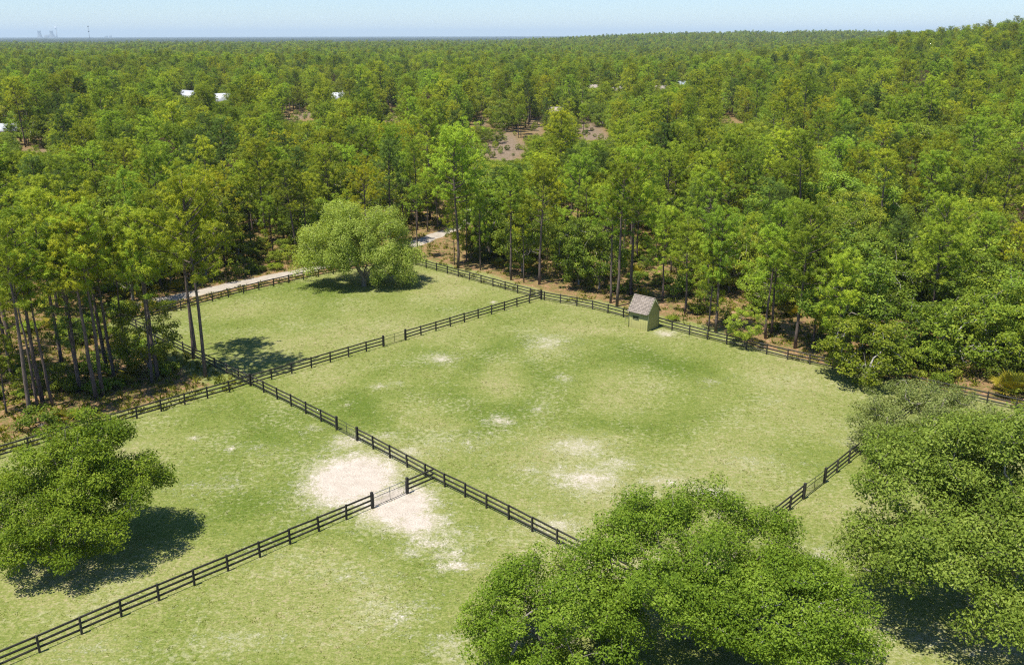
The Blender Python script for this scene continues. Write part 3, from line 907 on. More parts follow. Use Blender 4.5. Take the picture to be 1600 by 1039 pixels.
T = broad_parts(104, 12.0, 7.4, 1.8, 520, 140000, 0.165, 'bigleaf', 'oakbark', 'round', (0.7, 1.2), 0.62, 0.5, stems=2, trunk_r=0.42, hollow=0.3,
                lobes=[(0, 0.6, 9.2, 3.0), (-4, 1.8, 7.0, 2.8), (3.6, 2.2, 7.8, 3.0), (-4.6, -2.4, 5.2, 2.7), (0, -3.4, 6.4, 2.9), (4.6, -2, 6.2, 2.9), (-1.6, 4.2, 7.0, 2.9), (-6.2, 0.4, 4.2, 2.1), (2.6, -5.6, 3.9, 2.2), (-2.8, -5.4, 3.5, 2.1), (6.6, 1, 4.6, 2.4), (0, 0, 5.6, 3.0)])
x, y = ground_at(1520, 945); plant('oak_tree', 'large dense rounded oak filling the right edge, with deep shade beneath', 'tree', None, T, x, y, 1.15, 0.2)
T = broad_parts(105, 6.4, 6.0, 1.3, 240, 48000, 0.17, 'mossleaf', 'oakbark', 'round', (0.55, 1.0), 0.6, 0.7, stems=3, trunk_r=0.3)
x, y = ground_at(1450, 716); plant('oak_tree', 'greyish moss-hung oak behind the large right oak', 'tree', None, T, x, y, 1.0, 0.0)
T = broad_parts(106, 10.8, 5.6, 1.6, 400, 88000, 0.17, 'lonelyleaf', 'oakbark', 'round', (0.6, 1.0), 0.62, 0.3, stems=1, trunk_r=0.27, hollow=0.25,
                lobes=[(1.4, 1.4, 8.2, 2.7), (-3.7, -0.6, 4.8, 2.8), (3.4, 0.2, 5.4, 2.7), (0.3, -2.8, 3.9, 2.9), (-0.6, 2.8, 6.0, 2.9), (-1.6, 0.4, 7.0, 2.7), (2.6, -2.4, 3.2, 2.4), (-4.8, -2.2, 2.9, 2.0), (3.8, 2.6, 4.4, 2.3), (-2.0, -3.6, 2.6, 2.2), (1.0, -3.8, 2.2, 1.8), (0, 0, 4.6, 3.3), (1.6, -0.6, 6.0, 2.6)])
x, y = ground_at(128, 860); plant('oak_tree', 'dark green round oak alone in the lower left paddock with its shadow', 'tree', None, T, x, y, 1.0, 0.0)
T = broad_parts(107, 13.4, 8.6, 2.6, 500, 115000, 0.21, 'paleleaf', 'oakbark', 'round', (0.7, 1.2), 0.95, 1.6, stems=2, trunk_r=0.40, hollow=0.4,
                lobes=[(-5.4, -0.5, 7.2, 4.2), (-2.6, 1.0, 10.6, 3.2), (3.0, 1.5, 9.6, 3.3), (4.8, -0.8, 5.2, 3.0), (-0.8, -1.8, 8.0, 3.4), (-3.2, 4.2, 7.2, 3.6), (3.2, 4.0, 7.0, 3.4), (-7.0, -1.6, 4.0, 3.1), (-4.2, -2.4, 4.0, 2.9), (6.4, 1.8, 4.6, 2.8), (-8.2, 1.0, 4.6, 2.7), (3.6, -2.0, 2.6, 2.4), (5.8, 0.0, 2.4, 2.3), (0.6, 3.0, 4.0, 3.0), (-2.4, -2.6, 5.6, 2.6), (1.8, -2.6, 5.4, 2.4)])
x, y = ground_at(568, 447); plant('oak_tree', 'wide pale green spreading oak in the far left paddock', 'tree', None, T, x, y, 0.95, 0.0)

# ------------------------------------------------------------------ prototypes for the wood
PINE = []
for k, (h, bf, R, nb) in enumerate(((18.5, .50, 3.4, 34), (17.0, .55, 3.1, 30), (15.5, .46, 3.6, 36), (19.5, .58, 3.2, 30), (14.0, .44, 3.0, 30), (18.0, .62, 2.7, 24),
                                   (13.0, .38, 3.0, 34), (17.0, .48, 4.1, 42), (11.0, .30, 2.5, 30), (20.0, .62, 2.9, 26), (16.0, .52, 3.8, 28), (12.0, .45, 3.3, 24))):
    rr = np.random.default_rng(300 + k)
    PINE.append((h, pine_parts(200 + k, h, bf, R, nb, rr.normal(0, 0.014, 2), tufts_k=4.2)))
NPL = len(PINE)
for k, (h, bf, R, nb, mt, tk) in enumerate(((17.0, .30, 3.0, 46, 'darkneedle', 3.4), (14.0, .25, 2.7, 40, 'darkneedle', 3.4), (15.0, .45, 3.4, 30, 'limeneedle', 2.8), (15.0, .40, 2.8, 34, 'deadneedle', 1.1))):
    PINE.append((h, pine_parts(250 + k, h, bf, R, nb, (0.0, 0.01), tufts_k=tk, mat=mt)))
OAK = []
for k, (h, R, th, nc, lv, mat, bark) in enumerate(((9.0, 4.0, 2.2, 110, 9500, 'oakleaf', 'oakbark'), (7.5, 3.6, 1.6, 95, 8500, 'scrubleaf', 'greybark'), (10.5, 4.4, 2.6, 120, 11000, 'oakleaf', 'oakbark'),
                                              (6.5, 3.4, 1.4, 80, 7200, 'scrubleaf', 'greybark'), (8.2, 4.4, 1.8, 110, 9800, 'scrubleaf', 'greybark'), (11.5, 4.0, 3.4, 110, 10000, 'oakleaf', 'oakbark'))):
    OAK.append((h, broad_parts(400 + k, h, R, th, nc, lv, 0.27, mat, bark, 'round', (0.55, 1.0), 0.6, 0.3, stems=2, trunk_r=0.17, hollow=0.4)))
SHRUB = []
for k, (h, R, mat) in enumerate(((1.9, 1.4, 'oakleaf'), (1.3, 1.1, 'scrubleaf'), (2.6, 1.5, 'oakleaf'), (1.0, 1.2, 'scrubleaf'))):
    SHRUB.append((h, broad_parts(500 + k, h, R, 0.3, 26, 1500, 0.20, mat, 'oakbark', 'round', (0.30, 0.55), 0.7, 0.1, stems=3, trunk_r=0.05, hollow=0.2)))

def palmetto_parts(seed, n=16, Lf=0.9, st=0.75):
    """fan palm: stalks ending in fans of narrow blades"""
    r = np.random.default_rng(seed)
    m = MB(); V = []; Q = []; TI = []; n0 = 0
    for i in range(n):
        az = i * 2.399 + r.uniform(-.3, .3); el = r.uniform(0.25, 1.25)
        d = np.array((math.cos(az) * math.cos(el), math.sin(az) * math.cos(el), math.sin(el)))
        tip = d * st * r.uniform(.7, 1.2)
        m.tube([(0, 0, -0.05), tip * 0.5 + (0, 0, .05), tip], [0.03, 0.02, 0.014], 4, False)
        side = np.cross(d, (0, 0, 1)); side /= np.linalg.norm(side) + 1e-9
        up = np.cross(side, d)
        ti = r.uniform(0.1, 1)
        for a in np.linspace(-1.45, 1.45, 13):
            b = d * math.cos(a) + side * math.sin(a) + up * 0.12
            b /= np.linalg.norm(b)
            L = Lf * r.uniform(.8, 1.1) * (1 - 0.12 * abs(a))
            wv = np.cross(b, up); wv /= np.linalg.norm(wv) + 1e-9
            w = 0.045
            V += [tip, tip + b * L * .5 + wv * w, tip + b * L + np.array((0, 0, -0.16 * L)), tip + b * L * .5 - wv * w]
            Q.append((n0, n0 + 1, n0 + 2, n0 + 3)); n0 += 4; TI += [ti] * 4
    return m.mesh('palmetto_stalks', M['palmetto'], True), mesh_np('palmetto_fronds', np.array(V), np.array(Q), [M['palmetto']], dict(tint=np.array(TI)))
PALM = [palmetto_parts(600 + k, 14 + 3 * k) for k in range(3)]

x, y = ground_at(1582, 618)
PALM_XY = (x, y)
t, c = palmetto_parts(690, 34, 1.05, 1.1)
root = thing('palmetto', 'large yellow green fan palm beyond the fence at the right edge', 'palm', (x, y, ground_z(x, y)), 0, None, 1.5)
link('stalks', t, root); link('fronds', c, root)

# ------------------------------------------------------------------ placing the wood
placed = []                       # x, y, radius
GAPS = []                         # photo windows that stay open: px, py bottom row, half-width, distance of what is seen there

def blocked_height(x, y, rad):
    """the tallest a tree may be here without hiding something the photograph shows behind it"""
    best = 99.0
    px, py, dep = project(x, y, 0)
    w = FPX * rad / dep
    for gx_, gb, hw, dist in GAPS:
        if dep < dist and abs(px - gx_) < hw + w * 0.8:
            best = min(best, height_to(y, gb) - float(terrain(x, y)))
    return best

def fits(x, y, rad):
    for a, b, c in placed[-2500:]:
        if (a - x) ** 2 + (b - y) ** 2 < ((rad + c) * 0.5) ** 2: return False
    return True

def manual_pine(bx, by, top, label, k, rz=0.0, lean=(0, 0), group=None, thin=1.0):
    x, y = ground_at(bx, by)
    h = height_to(y, top)
    hp, pr = PINE[k]
    s = h / hp
    plant('pine_tree', label, 'tree', group, pr, x, y, max(0.8, 0.5 + 0.5 * s) * thin, rz, s, lean=lean)
    placed.append((x, y, 2.2 * thin))

L_ST = 'pines standing behind the left fence'
manual_pine(46, 661, 345, 'tall pine with its bare trunk nearest the left edge, behind the left fence', 5, 0.3, group=L_ST)
manual_pine(59, 637, 400, 'slim pine second in from the left edge behind the left fence', 9, 1.3, group=L_ST, thin=.8)
manual_pine(65, 625, 330, 'tall pine close behind the slim second pine at the left edge', 3, 2.3, group=L_ST)
manual_pine(81, 632, 385, 'thin pine right of the three at the left edge, by the fence', 5, 3.3, group=L_ST, thin=.8)
manual_pine(96, 571, 300, 'stout pine with bare trunk rising from orange needle litter in the left stand', 0, 4.3, group=L_ST)
manual_pine(120, 594, 400, 'thin small pine before a yellow palmetto patch in the left stand', 9, 5.3, group=L_ST, thin=.7)
manual_pine(149, 622, 345, 'front pine of the bare pair just above the dark round oak', 3, 0.9, group=L_ST)
manual_pine(160, 617, 320, 'right pine of the bare pair just above the dark round oak', 9, 1.9, group=L_ST)
manual_pine(168, 580, 300, 'pine with pale trunk behind the bare pair in the left stand', 5, 2.9, group=L_ST)
manual_pine(178, 592, 330, 'pine with dark trunk between the bare pair and the leafy thicket', 1, 3.9, group=L_ST)
manual_pine(200, 580, 360, 'slender pine in front of the shaded hollow in the left stand', 9, 4.9, group=L_ST, thin=.75)
manual_pine(236, 597, 370, 'slender pine rising through the leafy thicket near the fence corner', 5, 0.1, group=L_ST, thin=.8)
manual_pine(246, 591, 330, 'stout pine rising through the leafy thicket near the fence corner', 3, 1.1, group=L_ST)
manual_pine(301, 560, 300, 'left pine of the leaning group at the fence corner, bare trunk before the grass', 1, 2.1, group=L_ST)
manual_pine(320, 588, 285, 'right pine of the leaning group at the fence corner, bare trunk before the grass', 7, 3.1, group=L_ST)
manual_pine(305, 548, 330, 'thin back pine of the leaning group at the fence corner', 5, 4.1, group=L_ST, thin=.7)
manual_pine(20, 600, 330, 'pine half hidden at the left edge behind the nearest one', 0, 5.1, group=L_ST)
D_ST = 'pines standing behind the far fence'
manual_pine(653, 404, 290, 'thin single pine by the far fence corner beside the sandy lane', 9, 0.5, group=D_ST, thin=.75)
manual_pine(715, 419, 205, 'thick tall pine standing before the orange litter behind the far fence', 7, 1.5, group=D_ST, thin=1.1)
manual_pine(709, 414, 300, 'thin pine touching the thick tall one behind the far fence', 8, 2.5, group=D_ST, thin=.7)
manual_pine(728, 409, 290, 'thin dark pine right of the thick tall one behind the far fence', 9, 3.5, group=D_ST, thin=.65)
manual_pine(750, 422, 300, 'thin pine in front of the green bushes behind the far fence', 8, 4.5, group=D_ST, thin=.7)
manual_pine(798, 438, 268, 'straight pine left of the fence junction behind the far fence', 1, 5.5, group=D_ST)
manual_pine(818, 442, 330, 'very thin pine between the two straight ones near the fence junction', 9, 0.7, group=D_ST, thin=.6)
manual_pine(842, 445, 255, 'straight tall pine with pale foot right above the fence junction', 0, 1.7, group=D_ST)
manual_pine(953, 474, 300, 'left pine of the pair just left of the shed', 1, 2.7, group=D_ST)
manual_pine(963, 479, 260, 'right pine of the pair just left of the shed', 3, 3.7, group=D_ST)
manual_pine(985, 461, 240, 'tall pale trunked pine right behind the shed roof', 2, 4.7, group=D_ST, thin=1.05)
manual_pine(1034, 471, 330, 'dark trunked pine just right behind the shed', 6, 5.7, group=D_ST)
manual_pine(1069, 491, 350, 'pine in the open litter patch right of the shed', 4, 0.2, group=D_ST)
manual_pine(1106, 517, 375, 'left pine of the close pair at the far fence right of the shed', 8, 1.2, group=D_ST, thin=.9)
manual_pine(1117, 520, 335, 'right pine of the close pair at the far fence right of the shed', 2, 2.2, group=D_ST)
manual_pine(1195, 530, 360, 'pine left of the dark pair behind the shaded right part of the fence', 4, 3.2, group=D_ST)
manual_pine(1204, 525, 330, 'pine right of the dark pair behind the shaded right part of the fence', 6, 4.2, group=D_ST)
manual_pine(1241, 545, 325, 'leaning grey trunked pine close behind the right part of the far fence', 2, 5.2, group=D_ST, lean=(0, .03))
manual_pine(1269, 542, 380, 'short pine right of the leaning grey trunked pine at the far fence', 8, 0.4, group=D_ST)
manual_pine(1301, 571, 400, 'yellowish pine at the fence just before the scrub oaks begin', 8, 1.4, group=D_ST)

def manual_oak(bx, by, top, label, k, rz=0.0, wide=1.0, group=None):
    x, y = ground_at(bx, by)
    h = height_to(y, top); hp, pr = OAK[k]; s = h / hp
    plant('oak_tree', label, 'tree', group, pr, x, y, s * wide, rz, s)
    placed.append((x, y, 3.4 * s * wide))
manual_oak(232, 583, 462, 'dark leafy thicket oak among the left pines near the fence corner', 2, 0.5, 0.85)
manual_oak(735, 402, 345, 'low green oak behind the far fence left of the orange litter', 0, 1.5, 0.8)
manual_oak(762, 406, 350, 'low bushy oak behind the far fence between the thin pines', 3, 2.5)
manual_oak(905, 445, 335, 'greyish green oak behind the far fence left of the shed', 4, 3.5, 0.8)
manual_oak(935, 452, 352, 'dark rounded oak behind the far fence just left of the pine pair', 0, 4.5, 0.9)
manual_oak(1162, 540, 482, 'dark low oak leaning over the far fence with shade on the grass', 2, 5.5, 1.1)
manual_oak(1352, 596, 498, 'scrub oak with grey limbs overhanging the right part of the far fence', 1, 0.5, 1.3)
manual_oak(1440, 575, 490, 'wide scrub oak beyond the far fence above the mossy oak', 4, 1.2, 1.2)
manual_oak(1395, 560, 460, 'yellow green scrub oak second row beyond the right part of the fence', 1, 2.2, 1.2)
manual_oak(1500, 570, 470, 'scrub oak with bare grey limbs beyond the fence near the right edge', 3, 3.2, 1.2)
manual_oak(1330, 520, 430, 'bright green scrub oak behind the yellowish fence pine', 4, 4.2, 1.1)
manual_oak(1560, 550, 440, 'scrub oak behind the fan palm at the right edge', 1, 5.2, 1.2)

# houses among the trees: px, py of the foot, distance rows kept open in front
HOUSES = [  # px, foot row, width, depth, eave, ridge, turn, roof, label
    (352, 167, 15.0, 9.0, 3.2, 6.4, 0.85, 'white', 'white house with a steep pale metal roof among the left trees'),
    (297, 160, 17.0, 9.0, 3.0, 6.0, -0.75, 'white', 'long white roofed house left of the steep roofed one'),
    (530, 164, 11.0, 8.0, 3.0, 5.6, 0.7, 'white', 'small white roofed house left of the wide brown clearing'),
    (3, 214, 11.0, 8.0, 2.8, 5.0, 0.3, 'white', 'white roofed house cut by the left edge'),
    (928, 147, 15.0, 8.0, 2.8, 4.6, 0.0, 'tan', 'low tan roofed house above the brown clearings'),
    (962, 152, 10.0, 8.0, 2.8, 4.4, 0.25, 'tan', 'small tan roofed house right of the low tan one'),
    (1030, 150, 15.0, 9.0, 2.8, 4.8, -0.2, 'tan', 'tan roofed house beneath the grey roofed one'),
    (1066, 143, 15.0, 9.0, 3.0, 5.0, 0.1, 'grey', 'grey roofed house at the right of the far houses'),
    (872, 184, 8.0, 6.0, 2.5, 4.0, 0.1, 'tan', 'small pale roofed cabin beside the brown clearing'),
]
for px, py, *_ in HOUSES:
    xx, yy = ground_at(px, py)
    d = project(xx, yy, 0)[2]
    GAPS.append((px, py - 8, 11 if px < 600 else 8, d + 12))
for px, py, rx, ry in CLEAR:
    if py < 300:
        xx, yy = ground_at(px, py)
        GAPS.append((px, py + ry * 0.8, rx * 0.95, project(xx, yy, 0)[2]))

house_xy = [ground_at(h[0], h[1]) for h in HOUSES]

def density_mix(x, y):
    """share of oaks against pines"""
    az = math.degrees(math.atan2(x, y)); r = math.hypot(x, y)
    p = 0.24 + 0.9 * max(0.0, float(fbm(x / 55, y / 55, 71, 2)) - 0.5)
    if az > 14: p += 0.10
    if az > 19 and r < 150: p += 0.5
    if 230 < r < 600 and -6 < az < 14: p += 0.10
    return min(0.85, p)

cand = []
rs = np.random.default_rng(99)
def candidates(r0, r1, spacing, az_max):
    """jittered polar cells, about one tree per cell"""
    r = r0
    out = []
    while r < r1:
        sp = spacing(r)
        n = int(2 * math.radians(az_max) * r / sp)
        az = (np.arange(n) + 0.5 + rs.uniform(-.46, .46, n)) / n * 2 * az_max - az_max
        rr = r + sp * rs.uniform(-.46, .46, n)
        a = np.radians(az)
        out.append(np.stack([rr * np.sin(a), rr * np.cos(a)], 1))
        r += sp
    return np.concatenate(out)

P1 = candidates(62, 420, lambda r: 4.6 + 0.0016 * r, 36)
P2 = candidates(420, 3300, lambda r: 5.1 + 0.0022 * (r - 420), 35)
def keep(P):
    ins = in_poly(P[:, 0], P[:, 1], OPEN)
    dE_ = dist_line(P[:, 0], P[:, 1], EDGE)
    rd = dist_line(P[:, 0], P[:, 1], ROAD)
    cl = clearings(P[:, 0], P[:, 1])
    dd = dist_line(P[:, 0], P[:, 1], DPTS[:5])
    dh = dist_line(P[:, 0], P[:, 1], HPTS)
    dl = dist_line(P[:, 0], P[:, 1], [F_END, O_, GH])
    ok = (~ins) & (dE_ > 3.0) & (rd > 2.4) & ((cl < 0.3) | (rs.uniform(size=len(P)) < 0.10)) & (dd > 8.5) & (dh > 5.0) & (dl > 3.5)
    thin_ = fbm(P[:, 0] / 38, P[:, 1] / 38, 81, 3)
    ok &= (thin_ > 0.24)
    for hx, hy in house_xy:
        ok &= np.hypot(P[:, 0] - hx, P[:, 1] - hy) > 11
    return P[ok]
P1 = keep(P1); P2 = keep(P2)
P1 = P1[np.argsort(np.hypot(P1[:, 0], P1[:, 1]))]

MAN = np.array([(a, b, c) for a, b, c in placed])
solo = []                         # (kind index, x, y, s, sz, rz)
mass = []
n_pine = sum(1 for o in bpy.data.objects if o.name.startswith('pine_tree'))
n_oak = sum(1 for o in bpy.data.objects if o.name.startswith('oak_tree'))
MAXP, MAXO = 296, 200
wood_labels = {}

def zone(x, y):
    px = project(x, y, 0)[0]
    if px < 330: return 'left'
    if px < 650: return 'behind the pale oak'
    if px < 980: return 'middle'
    if px < 1330: return 'shed'
    return 'right'
PZ = {'left': 'pine in the left stand', 'behind the pale oak': 'pine behind the pale oak', 'middle': 'pine behind the fence junction',
      'shed': 'pine behind the shed', 'right': 'pine on right slope'}
OZ = {'left': 'oak in the left stand', 'behind the pale oak': 'oak behind the pale oak', 'middle': 'oak behind the fence junction',
      'shed': 'oak behind the shed', 'right': 'oak on right slope'}

def choose(x, y):
    global n_pine, n_oak
    r = math.hypot(x, y)
    oak = rs.uniform() < density_mix(x, y)
    rz = rs.uniform(0, 6.283)
    if r < 170 and rs.uniform() < 0.62 and float(dist_line(x, y, [F_END, O_, GH])) < 24 and x < -18 and y < 122: return
    if r < 200 and x > -22 and rs.uniform() < 0.5 and float(dist_line(x, y, DPTS[:7])) < 24: return
    if r < 200 and len(MAN) and np.min(np.hypot(MAN[:, 0] - x, MAN[:, 1] - y) - MAN[:, 2] * 0.55) < 1.2:
        return
    if math.hypot(x - PALM_XY[0], y - PALM_XY[1]) < 6.5: return
    lim = blocked_height(x, y, 2.6)
    if lim < 2.2: return
    if oak:
        k = int(rs.integers(len(OAK))); h0 = OAK[k][0]
        s = rs.uniform(0.65, 1.3)
    else:
        k = int(rs.integers(NPL)) if rs.uniform() < 0.78 else NPL + int(rs.choice(4, p=(.38, .3, .24, .08))); h0 = PINE[k][0]
        s = rs.uniform(0.70, 1.10)
        if rs.uniform() < 0.2: s *= 0.7
    s *= 0.72 + 0.56 * float(fbm(x / 90, y / 90, 77, 2))
    if h0 * s > lim:
        if not oak:
            oak = True; k = int(rs.integers(len(OAK))); h0 = OAK[k][0]; s = rs.uniform(.7, 1.0)
        if h0 * s > lim: s = lim / h0
        if s < 0.3: return
    px, py, dep = project(x, y, h0 * s)
    seen = -140 < px < 1740
    if not seen and r > 250: return
    if seen and oak and n_oak < MAXO:
        n_oak += 1; solo.append(('o', k, x, y, s, rz))
    elif seen and not oak and n_pine < MAXP:
        n_pine += 1; solo.append(('p', k, x, y, s, rz))
    else:
        mass.append((k + (len(PINE) if oak else 0), x, y, s, rz))
for x, y in P1: choose(x, y)
for x, y in P2: choose(x, y)
Pc = candidates(230, 640, lambda r: 4.0, 34)
Pc = Pc[(clearings(Pc[:, 0], Pc[:, 1]) > 0.3)]
for x, y in Pc:
    if rs.uniform() < 0.34: mass.append((len(PINE) + int(rs.integers(len(OAK))), x, y, rs.uniform(0.10, 0.30), rs.uniform(0, 6.28)))

for kind, k, x, y, s, rz in solo:
    zn = zone(x, y)
    hh = (PINE if kind == 'p' else OAK)[k][0] * s
    pw = place_words(x, y, hh + float(terrain(x, y)))
    if kind == 'p':
        hw = 'tall ' if hh > 16 else ('short ' if hh < 11 else 'medium ')
        lk = 'dead brown ' if k == NPL + 3 else ('lime coloured ' if k == NPL + 2 else (hw + ('dark ' if k >= NPL else ('broad ' if k in (0, 2, 7, 10, 11) else ('slim ' if k in (5, 8, 9) else '')))))
        plant('pine_tree', lk + PZ[zn] + ', top ' + pw, 'tree', 'wood: ' + PZ[zn], PINE[k][1], x, y, s * rs.uniform(.9, 1.1), rz, s, lean=(rs.normal(0, .02), rs.normal(0, .02)))
    else:
        lk = ('tall ' if hh > 9.5 else ('low ' if hh < 6.5 else 'rounded ')) + ('green ' if k in (0, 2, 5) else 'scrubby ')
        plant('oak_tree', lk + OZ[zn] + ', top ' + pw, 'tree', 'wood: ' + OZ[zn], OAK[k][1], x, y, s * rs.uniform(.9, 1.15), rz, s)

# one dead brown pine and one bare topped pine on the slope
dx_, dy_ = 128.0, 292.0
DEAD = pine_parts(777, 15.0, .35, 2.8, 40, (0, 0), tufts_k=2.0, needles=10, mat='deadneedle')
plant('pine_tree', 'dead reddish brown pine on the right slope among green crowns', 'tree', None, DEAD, dx_, dy_, 1.25, 0, 1.5)

# ------------------------------------------------------------------ the wood beyond: one mass of instanced trees
def wood_mass(name, label, pts):
    pts = np.array(pts)
    co = np.stack([pts[:, 1], pts[:, 2], terrain(pts[:, 1], pts[:, 2]) - 0.05], 1)
    me = bpy.data.meshes.new(name)
    me.vertices.add(len(co)); me.vertices.foreach_set('co', co.astype(np.float32).ravel())
    for nm, arr, ty in (('kind_id', pts[:, 0].astype(np.int32), 'INT'), ('size', pts[:, 3].astype(np.float32), 'FLOAT'), ('turn', pts[:, 4].astype(np.float32), 'FLOAT')):
        a = me.attributes.new(nm, ty, 'POINT'); a.data.foreach_set('value', arr)
    me.update()
    o = link(name, me)
    tag(o, label, kind='stuff')
    ng = bpy.data.node_groups.new(name, 'GeometryNodeTree')
    ng.interface.new_socket('Geometry', in_out='INPUT', socket_type='NodeSocketGeometry')
    ng.interface.new_socket('Geometry', in_out='OUTPUT', socket_type='NodeSocketGeometry')
    gi = ng.nodes.new('NodeGroupInput'); go = ng.nodes.new('NodeGroupOutput')
    lst = ng.nodes.new('GeometryNodeGeometryToInstance')
    src = [SRC[('p', k)] for k in range(len(PINE))] + [SRC[('o', k)] for k in range(len(OAK))]
    for tr_, cr_ in reversed(src):
        j = ng.nodes.new('GeometryNodeJoinGeometry')
        for ob in (tr_, cr_):
            inf = ng.nodes.new('GeometryNodeObjectInfo')
            inf.transform_space = 'ORIGINAL'
            inf.inputs['Object'].default_value = ob
            inf.inputs['As Instance'].default_value = False
            ng.links.new(inf.outputs['Geometry'], j.inputs[0])
        g2 = ng.nodes.new('GeometryNodeGeometryToInstance')
        ng.links.new(j.outputs[0], g2.inputs[0])
        ng.links.new(g2.outputs[0], JOIN_IN(ng))
    iop = ng.nodes.new('GeometryNodeInstanceOnPoints')
    iop.inputs['Pick Instance'].default_value = True
    ng.links.new(gi.outputs[0], iop.inputs['Points'])
    ng.links.new(JOINS[ng.name].outputs[0], iop.inputs['Instance'])
    def na(nm, ty):
        n = ng.nodes.new('GeometryNodeInputNamedAttribute'); n.data_type = ty; n.inputs['Name'].default_value = nm
        return n.outputs['Attribute']
    ng.links.new(na('kind_id', 'INT'), iop.inputs['Instance Index'])
    ng.links.new(na('size', 'FLOAT'), iop.inputs['Scale'])
    cx = ng.nodes.new('ShaderNodeCombineXYZ'); ng.links.new(na('turn', 'FLOAT'), cx.inputs['Z'])
    er = ng.nodes.new('FunctionNodeEulerToRotation'); ng.links.new(cx.outputs[0], er.inputs[0])
    ng.links.new(er.outputs[0], iop.inputs['Rotation'])
    ng.links.new(iop.outputs[0], go.inputs[0])
    ng.nodes.remove(lst)
    md = o.modifiers.new('scatter', 'NODES'); md.node_group = ng
    return o
JOINS = {}
def JOIN_IN(ng):
    if ng.name not in JOINS: JOINS[ng.name] = ng.nodes.new('GeometryNodeJoinGeometry')
    return JOINS[ng.name].inputs[0]
SRC = {}
for o in COL.objects:
    if o.name.split('.')[0] in ('pine_tree', 'oak_tree') and len(o.children) == 2:
        tr_ = [c for c in o.children if c.name.startswith('trunk')][0]
        cr_ = [c for c in o.children if c.name.startswith('crown')][0]
        for kd, LST in (('p', PINE), ('o', OAK)):
            for k, (h, pr) in enumerate(LST):
                if pr[1] == cr_.data and (kd, k) not in SRC: SRC[(kd, k)] = (tr_, cr_)
wood_mass('distant_forest', 'endless pine and oak wood stretching to the horizon', mass)
print('solo', len(solo), 'mass', len(mass), 'pine', n_pine, 'oak', n_oak)

# ------------------------------------------------------------------ undergrowth
def scatter_under():
    r = np.random.default_rng(5)
    Q = candidates(64, 190, lambda q: 2.3 + 0.006 * q, 36)
    ins = in_poly(Q[:, 0], Q[:, 1], OPEN)
    dE_ = dist_line(Q[:, 0], Q[:, 1], EDGE); rd = dist_line(Q[:, 0], Q[:, 1], ROAD)
    dd = dist_line(Q[:, 0], Q[:, 1], DPTS[:5]); cl = clearings(Q[:, 0], Q[:, 1])
    nz = fbm(Q[:, 0] / 6, Q[:, 1] / 6, 91, 3)
    ok = (~ins) & (dE_ > 1.6) & (rd > 2.8) & (cl < 0.4) & ((dd > 8) | (r.uniform(size=len(Q)) < 0.06)) & (nz > 0.46)
    Q = Q[ok]
    Q = Q[np.argsort(np.hypot(Q[:, 0], Q[:, 1]))]
    ns = npal = 0
    for x, y in Q:
        px, py, dep = project(x, y, 1)
        if not -20 < px < 1620: continue
        lft = px < 330
        if r.uniform() < (0.36 if lft else 0.14) and npal < 130:
            npal += 1
            t, c = PALM[int(r.integers(3))]
            lab = 'yellow palmetto in the left stand' if lft else 'yellow palmetto under far trees'
            root = thing('palmetto', lab + ', ' + place_words(x, y, .4), 'palm', (x, y, ground_z(x, y)), r.uniform(0, 6.28), lab, r.uniform(.7, 1.25))
            link('stalks', t, root); link('fronds', c, root)
        elif ns < 280:
            ns += 1
            h, (t, c) = SHRUB[int(r.integers(4))]
            lab = 'leafy shrub in the left stand' if lft else ('leafy shrub beside the sandy lane' if px < 650 else 'leafy shrub beyond the far fence')
            root = thing('shrub', lab + ', ' + place_words(x, y, .8), 'shrub', (x, y, ground_z(x, y)), r.uniform(0, 6.28), lab, r.uniform(.6, 1.25))
            link('stem', t, root); link('foliage', c, root)
scatter_under()

def tuft_field(name, label, P, h, blades, mat, spread, width, tint_mid):
    r = np.random.default_rng(len(P))
    n = len(P)
    z = terrain(P[:, 0], P[:, 1]) + smooth(260, 160, np.hypot(P[:, 0], P[:, 1])) * 0.10 * (fbm(P[:, 0] / 7, P[:, 1] / 7, 3, 3) - 0.5)
    c = np.repeat(np.column_stack([P, z]), blades, 0)
    c[:, :2] += r.normal(0, spread, (len(c), 2))
    az = r.uniform(0, 6.283, len(c)); el = r.uniform(0.35, 1.3, len(c))
    d = np.stack([np.cos(az) * np.cos(el), np.sin(az) * np.cos(el), np.sin(el)], 1)
    L = np.repeat(h * r.uniform(0.6, 1.4, n), blades) * r.uniform(.7, 1.2, len(c))
    b = np.cross(d, rand_dirs(len(c), r)); b /= np.linalg.norm(b, axis=1)[:, None] + 1e-9
    w = (width * r.uniform(.7, 1.3, len(c)))[:, None]
    v = np.stack([c - b * w * .4, c + b * w * .4, c + d * L[:, None] * .6 + b * w, c + d * L[:, None], c + d * L[:, None] * .6 - b * w], 1)
    v = v.reshape(-1, 3)
    f = np.arange(len(v)).reshape(-1, 5)
    ti = np.clip(np.repeat(tint_mid + r.normal(0, .2, n), blades) + r.normal(0, .12, len(c)), 0, 1)
    o = link(name, mesh_np(name, v, f, [M[mat]], dict(tint=np.repeat(ti, 5))))
    tag(o, label, kind='stuff')

